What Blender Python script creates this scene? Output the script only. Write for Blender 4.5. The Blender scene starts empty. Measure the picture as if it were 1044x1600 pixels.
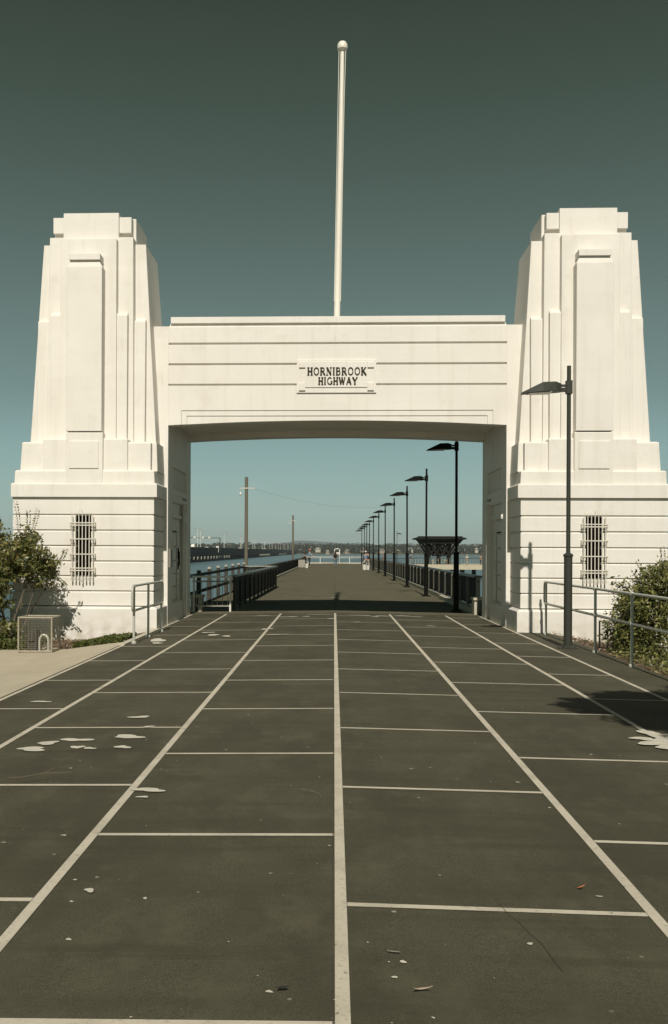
import bpy, bmesh, math, random
from mathutils import Vector, Matrix
random.seed(7)
S = bpy.context.scene
COL = S.collection
R = math.radians
PI = math.pi

# ------------------------------------------------------------------ materials
def new_mat(name):
    m = bpy.data.materials.new(name); m.use_nodes = True
    nt = m.node_tree
    return m, nt, nt.nodes['Principled BSDF']

def N(nt, t, **kw):
    n = nt.nodes.new(t)
    for k, v in kw.items(): setattr(n, k, v)
    return n

def mixrgb(nt, fac, a, b, blend='MIX'):
    n = nt.nodes.new('ShaderNodeMix'); n.data_type = 'RGBA'; n.blend_type = blend
    for i, v in ((0, fac), (6, a), (7, b)):
        if hasattr(v, 'links'): nt.links.new(v, n.inputs[i])
        else: n.inputs[i].default_value = v if i == 0 else (v[0], v[1], v[2], 1)
    return n.outputs[2]

def noise(nt, vec, scale, detail=4, rough=.55, sx=(1, 1, 1)):
    mp = nt.nodes.new('ShaderNodeMapping'); mp.inputs['Scale'].default_value = sx
    nt.links.new(vec, mp.inputs['Vector'])
    n = nt.nodes.new('ShaderNodeTexNoise'); n.inputs['Scale'].default_value = scale
    n.inputs['Detail'].default_value = detail; n.inputs['Roughness'].default_value = rough
    nt.links.new(mp.outputs[0], n.inputs['Vector'])
    return n.outputs['Fac']

def ramp(nt, fac, p0, p1, v0=0, v1=1):
    n = nt.nodes.new('ShaderNodeMapRange'); n.inputs[1].default_value = p0; n.inputs[2].default_value = p1
    n.inputs[3].default_value = v0; n.inputs[4].default_value = v1
    nt.links.new(fac, n.inputs[0]); return n.outputs[0]

def mul(nt, a, b):
    n = nt.nodes.new('ShaderNodeMath'); n.operation = 'MULTIPLY'
    for i, v in enumerate((a, b)):
        if hasattr(v, 'links'): nt.links.new(v, n.inputs[i])
        else: n.inputs[i].default_value = v
    return n.outputs[0]

def bump(nt, bs, h, strength, dist=.01):
    b = nt.nodes.new('ShaderNodeBump'); b.inputs['Strength'].default_value = strength
    b.inputs['Distance'].default_value = dist
    nt.links.new(h, b.inputs['Height']); nt.links.new(b.outputs[0], bs.inputs['Normal'])

def wpos(nt):
    return N(nt, 'ShaderNodeNewGeometry').outputs['Position']
def opos(nt):
    return N(nt, 'ShaderNodeTexCoord').outputs['Object']

def simple(name, col, rough=.7, metal=0, var=.12, scale=6, world=False, b=0.0, spec=.5):
    m, nt, bs = new_mat(name)
    p = wpos(nt) if world else opos(nt)
    n = noise(nt, p, scale, 5)
    c = mixrgb(nt, n, [x * (1 - var) for x in col], [min(1, x * (1 + var)) for x in col])
    nt.links.new(c, bs.inputs['Base Color'])
    bs.inputs['Roughness'].default_value = rough; bs.inputs['Metallic'].default_value = metal
    bs.inputs['Specular IOR Level'].default_value = spec
    if b: bump(nt, bs, noise(nt, p, scale * 4, 5), b)
    return m

def mat_paint(name, col=(.80, .765, .70)):
    """painted render/concrete: faint trowel marks, patches of newer paint, thin vertical weather streaks"""
    m, nt, bs = new_mat(name)
    p = wpos(nt)
    a = noise(nt, p, .9, 5)
    c = mixrgb(nt, ramp(nt, a, .3, .7), [x * .95 for x in col], [min(1, x * 1.03) for x in col])
    st = noise(nt, p, 3.2, 5, .6, (1.6, 1.6, .12))
    c = mixrgb(nt, ramp(nt, st, .52, .72, 0, .30), c, (.58, .53, .43))
    st2 = noise(nt, p, 9, 5, .7, (1.2, 1.2, .07))
    c = mixrgb(nt, mul(nt, ramp(nt, st2, .60, .70, 0, .55), ramp(nt, noise(nt, p, 1.1, 3), .48, .6)), c, (.50, .44, .34))
    sp = noise(nt, p, 2.1, 6, .62)
    c = mixrgb(nt, ramp(nt, sp, .58, .70, 0, .28), c, (.60, .55, .46))
    pt = N(nt, 'ShaderNodeTexVoronoi'); pt.inputs['Scale'].default_value = 1.1; pt.distance = 'CHEBYCHEV'; nt.links.new(p, pt.inputs['Vector'])
    sc_ = N(nt, 'ShaderNodeSeparateColor'); nt.links.new(pt.outputs['Color'], sc_.inputs[0])
    c = mixrgb(nt, ramp(nt, sc_.outputs[0], .0, 1.0, 0, .22), c, (.70, .655, .57))
    bd = noise(nt, p, 2.5, 3, .5, (.25, .25, 4.5))
    c = mixrgb(nt, ramp(nt, bd, .4, .7, 0, .10), c, (.66, .60, .50))
    sz = N(nt, 'ShaderNodeSeparateXYZ'); nt.links.new(p, sz.inputs[0])
    low = ramp(nt, sz.outputs[2], .35, -.35, 0, 1)
    c = mixrgb(nt, mul(nt, low, ramp(nt, noise(nt, p, 5, 5), .35, .7, 0, .75)), c, (.36, .30, .20))
    nt.links.new(c, bs.inputs['Base Color']); bs.inputs['Roughness'].default_value = .62
    bs.inputs['Specular IOR Level'].default_value = .3
    bump(nt, bs, noise(nt, p, 14, 6, .6), .35, .006)
    return m

def mat_asphalt(name, col, grain=.25, stain=.35, world_spots=True):
    m, nt, bs = new_mat(name)
    p = wpos(nt)
    g = noise(nt, p, 150, 2, .8)
    g2 = noise(nt, p, 42, 4, .75)
    c = mixrgb(nt, ramp(nt, g, .38, .62), [x * (1 - grain) for x in col], [x * (1 + grain) for x in col])
    c = mixrgb(nt, ramp(nt, g2, .54, .68, 0, .35), c, [x * (1 - grain * 1.4) for x in col])
    a = noise(nt, p, .8, 8, .68, (1, .55, 1))
    c = mixrgb(nt, ramp(nt, a, .44, .60, 0, stain), c, [x * .58 for x in col])
    a2 = noise(nt, p, 1.9, 8, .7, (1.3, .8, 1))
    c = mixrgb(nt, ramp(nt, a2, .50, .66, 0, stain), c, [x * 1.38 for x in col])
    a3 = noise(nt, p, .5, 6, .65, (.35, 2.6, 1))
    c = mixrgb(nt, ramp(nt, a3, .50, .62, 0, stain * .8), c, [x * .66 for x in col])
    a4 = noise(nt, p, 5.5, 6, .7)
    c = mixrgb(nt, ramp(nt, a4, .56, .70, 0, stain * .35), c, [x * 1.25 for x in col])
    a5 = noise(nt, p, 1.2, 7, .7, (.3, 3.2, 1))
    c = mixrgb(nt, ramp(nt, a5, .54, .64, 0, stain * .8), c, [x * .6 for x in col])
    if world_spots:
        v = N(nt, 'ShaderNodeTexVoronoi'); v.inputs['Scale'].default_value = 3.4; nt.links.new(p, v.inputs['Vector'])
        k = noise(nt, p, 1.3, 2)
        spot = mul(nt, ramp(nt, v.outputs['Distance'], .05, .025), ramp(nt, k, .46, .52))
        c = mixrgb(nt, mul(nt, spot, .75), c, (.42, .40, .32))
        v2 = N(nt, 'ShaderNodeTexVoronoi'); v2.inputs['Scale'].default_value = 11; nt.links.new(p, v2.inputs['Vector'])
        spot2 = mul(nt, ramp(nt, v2.outputs['Distance'], .07, .04), ramp(nt, noise(nt, p, 2.7, 2), .54, .60))
        c = mixrgb(nt, mul(nt, spot2, .5), c, (.30, .28, .2))
    nt.links.new(c, bs.inputs['Base Color']); bs.inputs['Roughness'].default_value = .85
    bs.inputs['Specular IOR Level'].default_value = .25
    bump(nt, bs, g, .5, .004)
    return m

def mat_line(name):
    m, nt, bs = new_mat(name)
    p = wpos(nt)
    a = noise(nt, p, 40, 5, .7)
    c = mixrgb(nt, ramp(nt, a, .54, .68, 0, .5), (.58, .53, .42), (.24, .21, .15))
    a9 = noise(nt, p, 12, 5, .7)
    c = mixrgb(nt, ramp(nt, a9, .63, .69, 0, .85), c, (.085, .075, .05))
    b_ = noise(nt, p, 3, 4)
    c = mixrgb(nt, ramp(nt, b_, .45, .75, 0, .45), c, (.26, .235, .17))
    nt.links.new(c, bs.inputs['Base Color']); bs.inputs['Roughness'].default_value = .8
    return m

def mat_leaf(name, cols, trans=.25):
    m, nt, bs = new_mat(name)
    rnd = N(nt, 'ShaderNodeNewGeometry').outputs['Random Per Island']
    cr = N(nt, 'ShaderNodeValToRGB'); nt.links.new(rnd, cr.inputs[0])
    e = cr.color_ramp.elements; e[0].color = (*cols[0], 1); e[1].color = (*cols[-1], 1)
    for i, c in enumerate(cols[1:-1]):
        k = e.new((i + 1) / (len(cols) - 1)); k.color = (*c, 1)
    nt.links.new(cr.outputs[0], bs.inputs['Base Color'])
    bs.inputs['Roughness'].default_value = .42
    tr = N(nt, 'ShaderNodeBsdfTranslucent'); nt.links.new(cr.outputs[0], tr.inputs[0])
    mx = N(nt, 'ShaderNodeMixShader'); mx.inputs[0].default_value = trans
    nt.links.new(bs.outputs[0], mx.inputs[1]); nt.links.new(tr.outputs[0], mx.inputs[2])
    nt.links.new(mx.outputs[0], nt.nodes['Material Output'].inputs['Surface'])
    return m

M = {}
M['white'] = mat_paint('cream_render')
M['asphalt'] = mat_asphalt('old_asphalt', (.083, .077, .049), .36, .58)
M['deck'] = mat_asphalt('deck_asphalt', (.128, .118, .074), .3, .4, False)
M['line'] = mat_line('road_paint')
M['path'] = mat_asphalt('path_concrete', (.50, .44, .325), .1, .18, False)
M['soil'] = simple('bark_mulch', (.10, .075, .045), .95, var=.5, scale=25, world=True, b=.6)
M['lamp'] = simple('dark_lamp_paint', (.006, .0065, .005), .7, .0, .15, spec=.1)
M['glass'] = simple('lamp_lens', (.50, .47, .38), .35, 0, .05)
M['galv'] = simple('galvanised_steel', (.50, .50, .43), .5, .15, .2, 12)
M['grille'] = simple('painted_iron', (.70, .66, .56), .5, 0, .12, 10)
M['cagewire'] = simple('old_galvanised_wire', (.36, .32, .24), .7, 0, .3, 10)
M['dark'] = simple('dark_interior', (.012, .008, .005), .9, 0, .2, spec=0)
M['letter'] = simple('bronze_letters', (.035, .028, .016), .7, .0, .3, 30, spec=.2)
M['pole'] = simple('pole_white', (.80, .76, .66), .4, 0, .05)
M['timber'] = simple('weathered_timber', (.052, .048, .036), .85, 0, .4, 8, b=.3)
M['slat'] = simple('dark_slats', (.022, .019, .014), .85, 0, .4, 8)
M['greywood'] = simple('pale_grey_timber', (.34, .32, .26), .8, 0, .25, 8)
M['post_tan'] = simple('tan_round_post', (.15, .13, .09), .85, 0, .3, 8)
M['kerb'] = simple('kerb_concrete', (.52, .48, .38), .85, 0, .25, 5, True, .2)
M['rail_grey'] = simple('grey_handrail', (.13, .15, .145), .35, .3, .15)
M['whitepaint'] = simple('white_gloss', (.74, .72, .64), .5, 0, .08)
M['viad'] = simple('viaduct_concrete', (.04, .038, .03), .9, 0, .25, 1, True)
M['viad_light'] = simple('viaduct_pale', (.24, .22, .17), .9, 0, .2, 1, True)
M['slab'] = simple('jetty_concrete', (.50, .44, .32), .85, 0, .2, 2, True)
M['brownpile'] = simple('rusty_pile', (.07, .035, .02), .9, 0, .3)
M['roofdark'] = simple('shelter_timber', (.016, .015, .012), .9, 0, .3, 3, spec=.1)
M['leafL'] = mat_leaf('shrub_leaves', [(.04, .052, .016), (.085, .10, .03), (.15, .165, .05), (.24, .23, .08), (.32, .27, .09)])
M['leafR'] = mat_leaf('privet_leaves', [(.04, .05, .015), (.085, .10, .028), (.16, .175, .05), (.27, .26, .08), (.36, .34, .14)])
M['leafT'] = mat_leaf('tree_leaves', [(.04, .05, .02), (.08, .09, .03)])
M['grass'] = mat_leaf('lawn_blades', [(.06, .08, .018), (.10, .12, .028), (.15, .16, .04)])
M['mulch'] = mat_leaf('dry_litter', [(.16, .10, .06), (.28, .2, .13), (.12, .08, .05)], .1)
M['fartree'] = mat_leaf('far_leaves', [(.025, .03, .018), (.045, .05, .028), (.075, .075, .04)], .1)
M['bark'] = simple('bark', (.12, .10, .07), .9, 0, .35, 15, b=.5)
M['hill'] = simple('forested_hill', (.055, .065, .05), 1, 0, .2, .004, True)
M['shore'] = simple('far_shore_ground', (.10, .10, .06), 1, 0, .3, .02, True)
M['skin'] = simple('skin', (.42, .26, .17), .6)
M['seawall'] = simple('rock_seawall', (.16, .14, .11), .95, 0, .4, 2, True, .5)

def water_mat():
    m, nt, bs = new_mat('bay_water')
    p = wpos(nt)
    n1 = noise(nt, p, .05, 5, .6, (1, .5, 1))
    c = mixrgb(nt, ramp(nt, n1, .35, .7), (.075, .13, .155), (.10, .165, .185))
    nt.links.new(c, bs.inputs['Base Color']); bs.inputs['Roughness'].default_value = .28
    bs.inputs['IOR'].default_value = 1.33
    bump(nt, bs, noise(nt, p, 1.1, 6, .6, (1, .55, 1)), .8, .35)
    return m
M['water'] = water_mat()

# ------------------------------------------------------------------ mesh builder
class MB:
    def __init__(s, mirror=False): s.v = []; s.f = []; s.m = mirror
    def add(s, vs, fs):
        b = len(s.v)
        s.v += [(-x, y, z) if s.m else (x, y, z) for x, y, z in vs]
        s.f += [tuple(b + i for i in (reversed(f) if s.m else f)) for f in fs]
    def box(s, x0, x1, y0, y1, z0, z1):
        s.loft([[(x0, y0, z0), (x1, y0, z0), (x1, y1, z0), (x0, y1, z0)], [(x0, y0, z1), (x1, y0, z1), (x1, y1, z1), (x0, y1, z1)]])
    def loft(s, rings, cap=True):
        """closed rings of equal length, counter-clockwise seen from the far end"""
        n = len(rings[0]); vs = [p for r in rings for p in r]; fs = []
        for k in range(len(rings) - 1):
            for i in range(n):
                j = (i + 1) % n
                fs.append((k * n + i, k * n + j, (k + 1) * n + j, (k + 1) * n + i))
        if cap:
            fs.append(tuple(reversed(range(n)))); fs.append(tuple((len(rings) - 1) * n + i for i in range(n)))
        s.add(vs, fs)
    def frus(s, a, b):
        """a=(x0,x1,y0,y1,z) lower, b upper rectangle"""
        q = lambda t: [(t[0], t[2], t[4]), (t[1], t[2], t[4]), (t[1], t[3], t[4]), (t[0], t[3], t[4])]
        s.loft([q(a), q(b)])
    def stack(s, lst):
        q = lambda t: [(t[0], t[2], t[4]), (t[1], t[2], t[4]), (t[1], t[3], t[4]), (t[0], t[3], t[4])]
        s.loft([q(t) for t in lst])
    def pxz(s, poly, y0, y1):
        """polygon in x-z, counter-clockwise seen from -y (x right, z up)"""
        s.loft([[(x, y1, z) for x, z in poly], [(x, y0, z) for x, z in poly]])
    def pxy(s, poly, z0, z1):
        s.loft([[(x, y, z0) for x, y in poly], [(x, y, z1) for x, y in poly]])
    def tube(s, pts, r, n=8, closed=False):
        pts = [Vector(p) for p in pts]; rings = []
        rs = r if isinstance(r, (list, tuple)) else [r] * len(pts)
        L = len(pts); up = None
        for i, p in enumerate(pts):
            a = pts[(i - 1) % L] if closed else pts[max(0, i - 1)]
            b = pts[(i + 1) % L] if closed else pts[min(L - 1, i + 1)]
            t = (b - a).normalized()
            if up is None:
                up = Vector((0, 0, 1)) if abs(t.z) < .9 else Vector((1, 0, 0))
            x = t.cross(up).normalized(); up = x.cross(t).normalized()
            rings.append([tuple(p + (x * math.cos(2 * PI * k / n) + up * math.sin(2 * PI * k / n)) * rs[i]) for k in range(n)])
        if closed:
            rings.append(rings[0]); s.loft(rings, cap=False)
        else: s.loft(rings)
    def lathe(s, c, prof, n=16):
        s.loft([[(c[0] + r * math.cos(2 * PI * k / n), c[1] + r * math.sin(2 * PI * k / n), c[2] + z) for k in range(n)] for r, z in prof])
    def build(s, name, mat, parent=None, off=(0, 0, 0), smooth=False, bevel=0, **props):
        me = bpy.data.meshes.new(name)
        me.from_pydata([(x - off[0], y - off[1], z - off[2]) for x, y, z in s.v], [], s.f)
        bm = bmesh.new(); bm.from_mesh(me); bmesh.ops.recalc_face_normals(bm, faces=bm.faces) if len(s.f) < 20000 and not props.pop('raw', False) else None
        bm.to_mesh(me); bm.free()
        props.pop('raw', None)
        if smooth:
            me.polygons.foreach_set('use_smooth', [True] * len(me.polygons))
            if smooth != 2: 
                try: me.set_sharp_from_angle(angle=R(40))
                except Exception: pass
        me.materials.append(mat)
        o = bpy.data.objects.new(name, me); COL.objects.link(o)
        if parent: o.parent = parent
        else: o.location = off
        if bevel:
            b = o.modifiers.new('bevel', 'BEVEL'); b.width = bevel; b.segments = 1; b.limit_method = 'ANGLE'; b.angle_limit = R(35)
        for k, v in props.items(): o[k] = v
        return o

def thing(name, loc, label, cat, group=None, rz=0):
    o = bpy.data.objects.new(name, None); COL.objects.link(o); o.location = loc; o.rotation_euler = (0, 0, rz)
    o.empty_display_size = .2
    o['label'] = label; o['category'] = cat
    if group: o['group'] = group
    return o

def copy_tree(o, parent=None):
    c = o.copy(); COL.objects.link(c); c.parent = parent
    for ch in list(o.children): copy_tree(ch, c)
    return c

def tag(o, label, cat, group=None):
    o['label'] = label; o['category'] = cat
    if group: o['group'] = group
    return o

# ------------------------------------------------------------------ camera, sun, sky
PHI = R(2.4)
cam = bpy.data.cameras.new('camera'); co = bpy.data.objects.new('camera', cam); COL.objects.link(co); S.camera = co
cam.sensor_fit = 'VERTICAL'; cam.sensor_height = 36; cam.sensor_width = 36
cam.lens = 36 * 1500 / 1600
cam.shift_x = 63 / 1600; cam.shift_y = 61 / 1600
cam.clip_start = .1; cam.clip_end = 40000
co.location = (-.04, 0, 1.7)
# small roll about the view axis (camera slightly rotated anticlockwise -> picture clockwise)
rot = Matrix.Rotation(PHI, 4, 'Z') @ Matrix.Rotation(R(90), 4, 'X') @ Matrix.Rotation(.0044, 4, 'Z')
co.matrix_world = Matrix.Translation(co.location) @ rot

SUN_EL = R(43.2); SUN_AZ = R(.1)   # light travels towards +Y, slightly +X
sl = bpy.data.lights.new('sun', 'SUN'); sl.energy = 4.2; sl.angle = R(.5); sl.color = (1, .94, .84)
so = bpy.data.objects.new('sun', sl); COL.objects.link(so)
d = Vector((math.sin(SUN_AZ) * math.cos(SUN_EL), math.cos(SUN_AZ) * math.cos(SUN_EL), -math.sin(SUN_EL)))
so.rotation_euler = d.to_track_quat('-Z', 'Y').to_euler(); so.location = (0, -20, 20)

W = bpy.data.worlds.new('World'); S.world = W; W.use_nodes = True
nt = W.node_tree; bg = nt.nodes['Background']
sky = N(nt, 'ShaderNodeTexSky', sky_type='NISHITA'); sky.sun_disc = False
sky.sun_elevation = SUN_EL; sky.sun_rotation = R(180) + SUN_AZ
sky.air_density = 1.2; sky.dust_density = 1.5; sky.ozone_density = 1.0
bw = N(nt, 'ShaderNodeRGBToBW'); nt.links.new(sky.outputs[0], bw.inputs[0])
tc = N(nt, 'ShaderNodeTexCoord'); sx = N(nt, 'ShaderNodeSeparateXYZ'); nt.links.new(tc.outputs['Generated'], sx.inputs[0])
cr = N(nt, 'ShaderNodeValToRGB'); nt.links.new(sx.outputs[2], cr.inputs[0])
SKY = [(0.0, (.38, .50, .42)), (.04, (.35, .49, .44)), (.10, (.26, .41, .40)), (.16, (.175, .27, .262)), (.26, (.118, .176, .162)), (.34, (.080, .120, .104)), (.42, (.052, .080, .063)), (.50, (.036, .052, .039)), (.62, (.022, .030, .024)), (1.0, (.018, .025, .021))]
e = cr.color_ramp.elements
e[0].position = 0; e[0].color = (*SKY[0][1], 1); e[1].position = 1; e[1].color = (*SKY[-1][1], 1)
for p_, c_ in SKY[1:-1]:
    k = e.new(p_); k.color = (*c_, 1)
SKYGAIN = 1.0
# the Nishita sky's own brightness varies the graded colour a little round the compass
nrm = ramp(nt, bw.outputs[0], 0.0, 12.0, .9, 1.1)
fin = N(nt, 'ShaderNodeVectorMath', operation='SCALE'); nt.links.new(cr.outputs[0], fin.inputs[0]); nt.links.new(mul(nt, nrm, 10 * SKYGAIN), fin.inputs['Scale'])
nt.links.new(fin.outputs[0], bg.inputs['Color']); bg.inputs['Strength'].default_value = .1

S.view_settings.view_transform = 'Standard'; S.view_settings.look = 'None'
S.view_settings.exposure = 0; S.view_settings.gamma = 1
S.cycles.max_bounces = 6; S.cycles.diffuse_bounces = 3
S.cycles.use_denoising = True

# ------------------------------------------------------------------ ground, road, deck, water
def gz(x):
    return -.015 * abs(x)
def sheet(xs, y0, y1, ny, dz=0, thick=0):
    b = MB()
    ys = [y0 + (y1 - y0) * i / ny for i in range(ny + 1)]
    vs = [(x, y, gz(x) + dz) for y in ys for x in xs]; n = len(xs)
    b.add(vs, [(j * n + i, j * n + i + 1, (j + 1) * n + i + 1, (j + 1) * n + i) for j in range(ny) for i in range(n - 1)])
    return b
road = sheet([-3.97, -3, -1.5, 0, 1.5, 3, 4.68], -30, 26.55, 20)
road.build('road', M['asphalt'], kind='structure', raw=True)
road = sheet([-4.3, -3, -1.5, 0, 1.5, 3, 4.45], 26.55, 134.5, 30)
b = road
b.box(-4.3, 4.45, 26.55, 134.5, -.75, -.075)
b.build('pier_deck', M['deck'], kind='structure')

def rect(b, x0, x1, y0, y1, dz=.004):
    """thin painted strip following the camber, split at the crown"""
    cuts = sorted(set([x0, x1] + ([0] if x0 < 0 < x1 else [])))
    for a, c in zip(cuts, cuts[1:]):
        n = max(1, int((y1 - y0) / .6)); m = max(1, int((c - a) / .5))
        for i in range(n):
            for j in range(m):
                ya, yb = y0 + (y1 - y0) * i / n, y0 + (y1 - y0) * (i + 1) / n
                xa, xb = a + (c - a) * j / m, a + (c - a) * (j + 1) / m
                b.add([(xa, ya, gz(xa) + dz), (xb, ya, gz(xb) + dz), (xb, yb, gz(xb) + dz), (xa, yb, gz(xa) + dz)], [(0, 1, 2, 3)])
b = MB(); W_ = .0285
LX = [-3.93, -2.98, -1.485, 0, 1.485, 3.0, 3.93]
for x in LX: rect(b, x - W_, x + W_, -6, 26.3)
lanes = [(-3.93, -2.98, 3.50), (-2.98, -1.485, 4.66), (-1.485, 0, 3.435), (0, 1.485, 4.62), (1.485, 3.0, 3.46), (3.0, 3.93, 4.62)]
rng = random.Random(3)
for x0, x1, s0 in lanes:
    for k in range(-3, 10):
        y = s0 + 2.314 * k + rng.uniform(-.012, .012)
        if y < 26.2: rect(b, x0 + W_ + .003, x1 - W_ - .003, y - .024, y + .024)
rect(b, -.55, .5, 35.2, 35.27, .004); rect(b, -.12, .1, 35.1, 35.34, .007)
b.build('road_markings', M['line'], kind='structure', raw=True)

def blotch(b, cx, cy, rx, ry, seed, dz=.008, n=26):
    r_ = random.Random(seed); ph = [r_.uniform(0, 6.28) for _ in range(6)]
    pts = []
    for i in range(n):
        t = 2 * PI * i / n
        k = 1 + .26 * math.sin(2 * t + ph[0]) + .18 * math.sin(3 * t + ph[1]) + .08 * math.sin(5 * t + ph[2])
        x = cx + rx * k * math.cos(t); y = cy + ry * k * math.sin(t)
        pts.append((x, y, gz(x) + dz))
    b.add([(cx, cy, gz(cx) + dz)] + pts, [(0, 1 + i, 1 + (i + 1) % n) for i in range(n)])
b = MB()
for i, (x, y, rx, ry) in enumerate([(-2.66, 8.26, .13, .06), (-2.60, 8.52, .10, .05), (-2.38, 8.66, .13, .05), (-2.28, 8.33, .05, .05), (-2.16, 8.28, .05, .03), (-1.93, 8.80, .14, .06), (-1.88, 8.33, .07, .04),
    (-1.36, 6.82, .11, .04), (-1.36, 6.62, .035, .02), (-2.04, 9.85, .09, .05), (-1.84, 9.3, .05, .03), (-3.4, 10.9, .10, .04), (-1.26, 4.78, .024, .02),
    (-1.2, 24.9, .22, .07), (-.75, 25.0, .12, .05), (-.1, 24.1, .10, .06), (.7, 25.6, .24, .05), (1.25, 25.5, .22, .06), (1.75, 25.7, .2, .06), (1.05, 25.1, .12, .05), (2.1, 25.5, .2, .05),
    (-2.5, 19.6, .14, .10), (-2.2, 19.3, .10, .08), (-2.7, 20.2, .12, .07), (-3.45, 18.5, .16, .22), (-3.35, 17.9, .1, .1), (-1.5, 21.0, .12, .1), (-1.2, 19.6, .2, .05),
    (3.14, 8.95, .22, .18), (3.0, 8.65, .16, .1), (2.85, 9.05, .12, .06), (3.32, 8.55, .16, .09), (3.45, 8.85, .3, .28), (3.75, 8.6, .3, .3), (2.95, 8.85, .2, .08), (3.2, 8.5, .2, .1), (3.3, 9.15, .2, .12), (3.0, 9.3, .1, .12), (.5, 23.0, .1, .05), (-.4, 25.7, .3, .04), (2.2, 22.3, .09, .05), (-1.9, 25.3, .28, .04)]):
    blotch(b, x, y, rx, ry * 1.35, i + 5, .008 + i * .0002)
rr = random.Random(99)
for i in range(120):
    x = rr.uniform(-2.6, 3.0); y = 3.3 + 7 * rr.random() ** 1.6
    q = rr.choice([.003, .004, .005, .007, .011])
    blotch(b, x, y, q * rr.uniform(.8, 1.5), q * rr.uniform(.7, 1.2), i + 300, .006, 8)
b.build('paint_spatter', M['whitepaint2'] if 'whitepaint2' in M else simple('old_paint_spill', (.58, .55, .45), .85, 0, .25, 14, True), kind='structure', raw=True)
b = MB()
cp = [(.77, 4.70), (.785, 4.58), (.82, 4.48), (.84, 4.36), (.875, 4.23), (.885, 4.1), (.90, 3.95)]
for (xa, ya), (xb, yb) in zip(cp, cp[1:]):
    w = .0013; b.add([(xa - w, ya, gz(xa) + .006), (xa + w, ya, gz(xa) + .006), (xb + w, yb, gz(xb) + .006), (xb - w, yb, gz(xb) + .006)], [(0, 1, 2, 3)])
for q in range(50):
    y = 27 + q * 2.14; w = .008; x = .01 * math.sin(q * 1.7); x2 = .01 * math.sin((q + 1) * 1.7); b.add([(x - w, y, gz(x) + .006), (x + w, y, gz(x) + .006), (x2 + w, y + 2.14, gz(x2) + .006), (x2 - w, y + 2.14, gz(x2) + .006)], [(0, 1, 2, 3)])
for y in (31.5, 43.7, 55.9, 68.1, 80.3, 92.5, 104.7, 116.9):
    rect(b, -4.2, 4.0, y, y + .05, .005)
for q in range(40):
    y = 3 + q * .35; w = .0028; x = -.036 + rr.uniform(-.002, .002)
    if q % 5 != 3: b.add([(x - w, y, gz(x) + .006), (x + w, y, gz(x) + .006), (x + w, y + .33, gz(x) + .006), (x - w, y + .33, gz(x) + .006)], [(0, 1, 2, 3)])
b.build('asphalt_crack', simple('crack_fill', (.05, .046, .03), .95), kind='structure', raw=True)

# land either side (falls away from the road), ending in a sea wall beyond the gateway
def land(xa, xb, sgn):
    b = MB(); xs = [xa, xa + sgn * .5, xa + sgn * 1.5, xa + sgn * 4, xb]
    za = gz(xa) - .012; zs = [za, za - .09, za - .26, -.36, -.8]
    ys = [-60, -20, 0, 10, 14, 18, 20, 23, 27.2]
    n = 5; vs = [(x, y, z) for y in ys for x, z in zip(xs, zs)]
    fs = [(j * n + i, j * n + i + 1, (j + 1) * n + i + 1, (j + 1) * n + i) for j in range(len(ys) - 1) for i in range(n - 1)]
    b.add(vs, fs); return b
land(-3.975, -120, -1).build('ground_verge', M['soil'], kind='structure', raw=True)
land(4.685, 120, 1).build('ground_verge', M['soil'], kind='structure', raw=True)
b = MB(); b.box(-120, 120, 27.2, 28.0, -4, -.9); b.box(-3.9, 4.6, 26.5, 27.3, -4, -.78); b.build('seawall_ground', M['seawall'], kind='structure')
def lz(x, base):   # height of the left verge
    a = abs(x) - 3.975
    za = gz(3.975) - .012
    pts = [(0, za), (.5, za - .09), (1.5, za - .26), (4, -.36), (116, -.8)]
    for (p, q), (r_, s_) in zip(pts, pts[1:]):
        if p <= a <= r_: return q + (s_ - q) * (a - p) / (r_ - p) + base
    return pts[-1][1] + base
b = MB()
xs = [-3.978, -4.475, -5.475, -7.975, -14]
far = [18.3, 18.75, 19.25, 19.4, 19.6]
for i in range(4):
    x0, x1 = xs[i], xs[i + 1]
    for k in range(14):
        f0, f1 = k / 14, (k + 1) / 14
        ya0, ya1 = -20 + (far[i] + 20) * f0, -20 + (far[i] + 20) * f1
        yb0, yb1 = -20 + (far[i + 1] + 20) * f0, -20 + (far[i + 1] + 20) * f1
        b.add([(x0, ya0, lz(x0, .02)), (x1, yb0, lz(x1, .02)), (x1, yb1, lz(x1, .02)), (x0, ya1, lz(x0, .02))], [(0, 3, 2, 1)])
b.build('path', M['path'], kind='structure', raw=True)
b = MB(); b.add([(-9000, -200, -3), (9000, -200, -3), (9000, 9000, -3), (-9000, 9000, -3)], [(0, 1, 2, 3)])
b.build('water', M['water'], kind='structure', raw=True)

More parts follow.
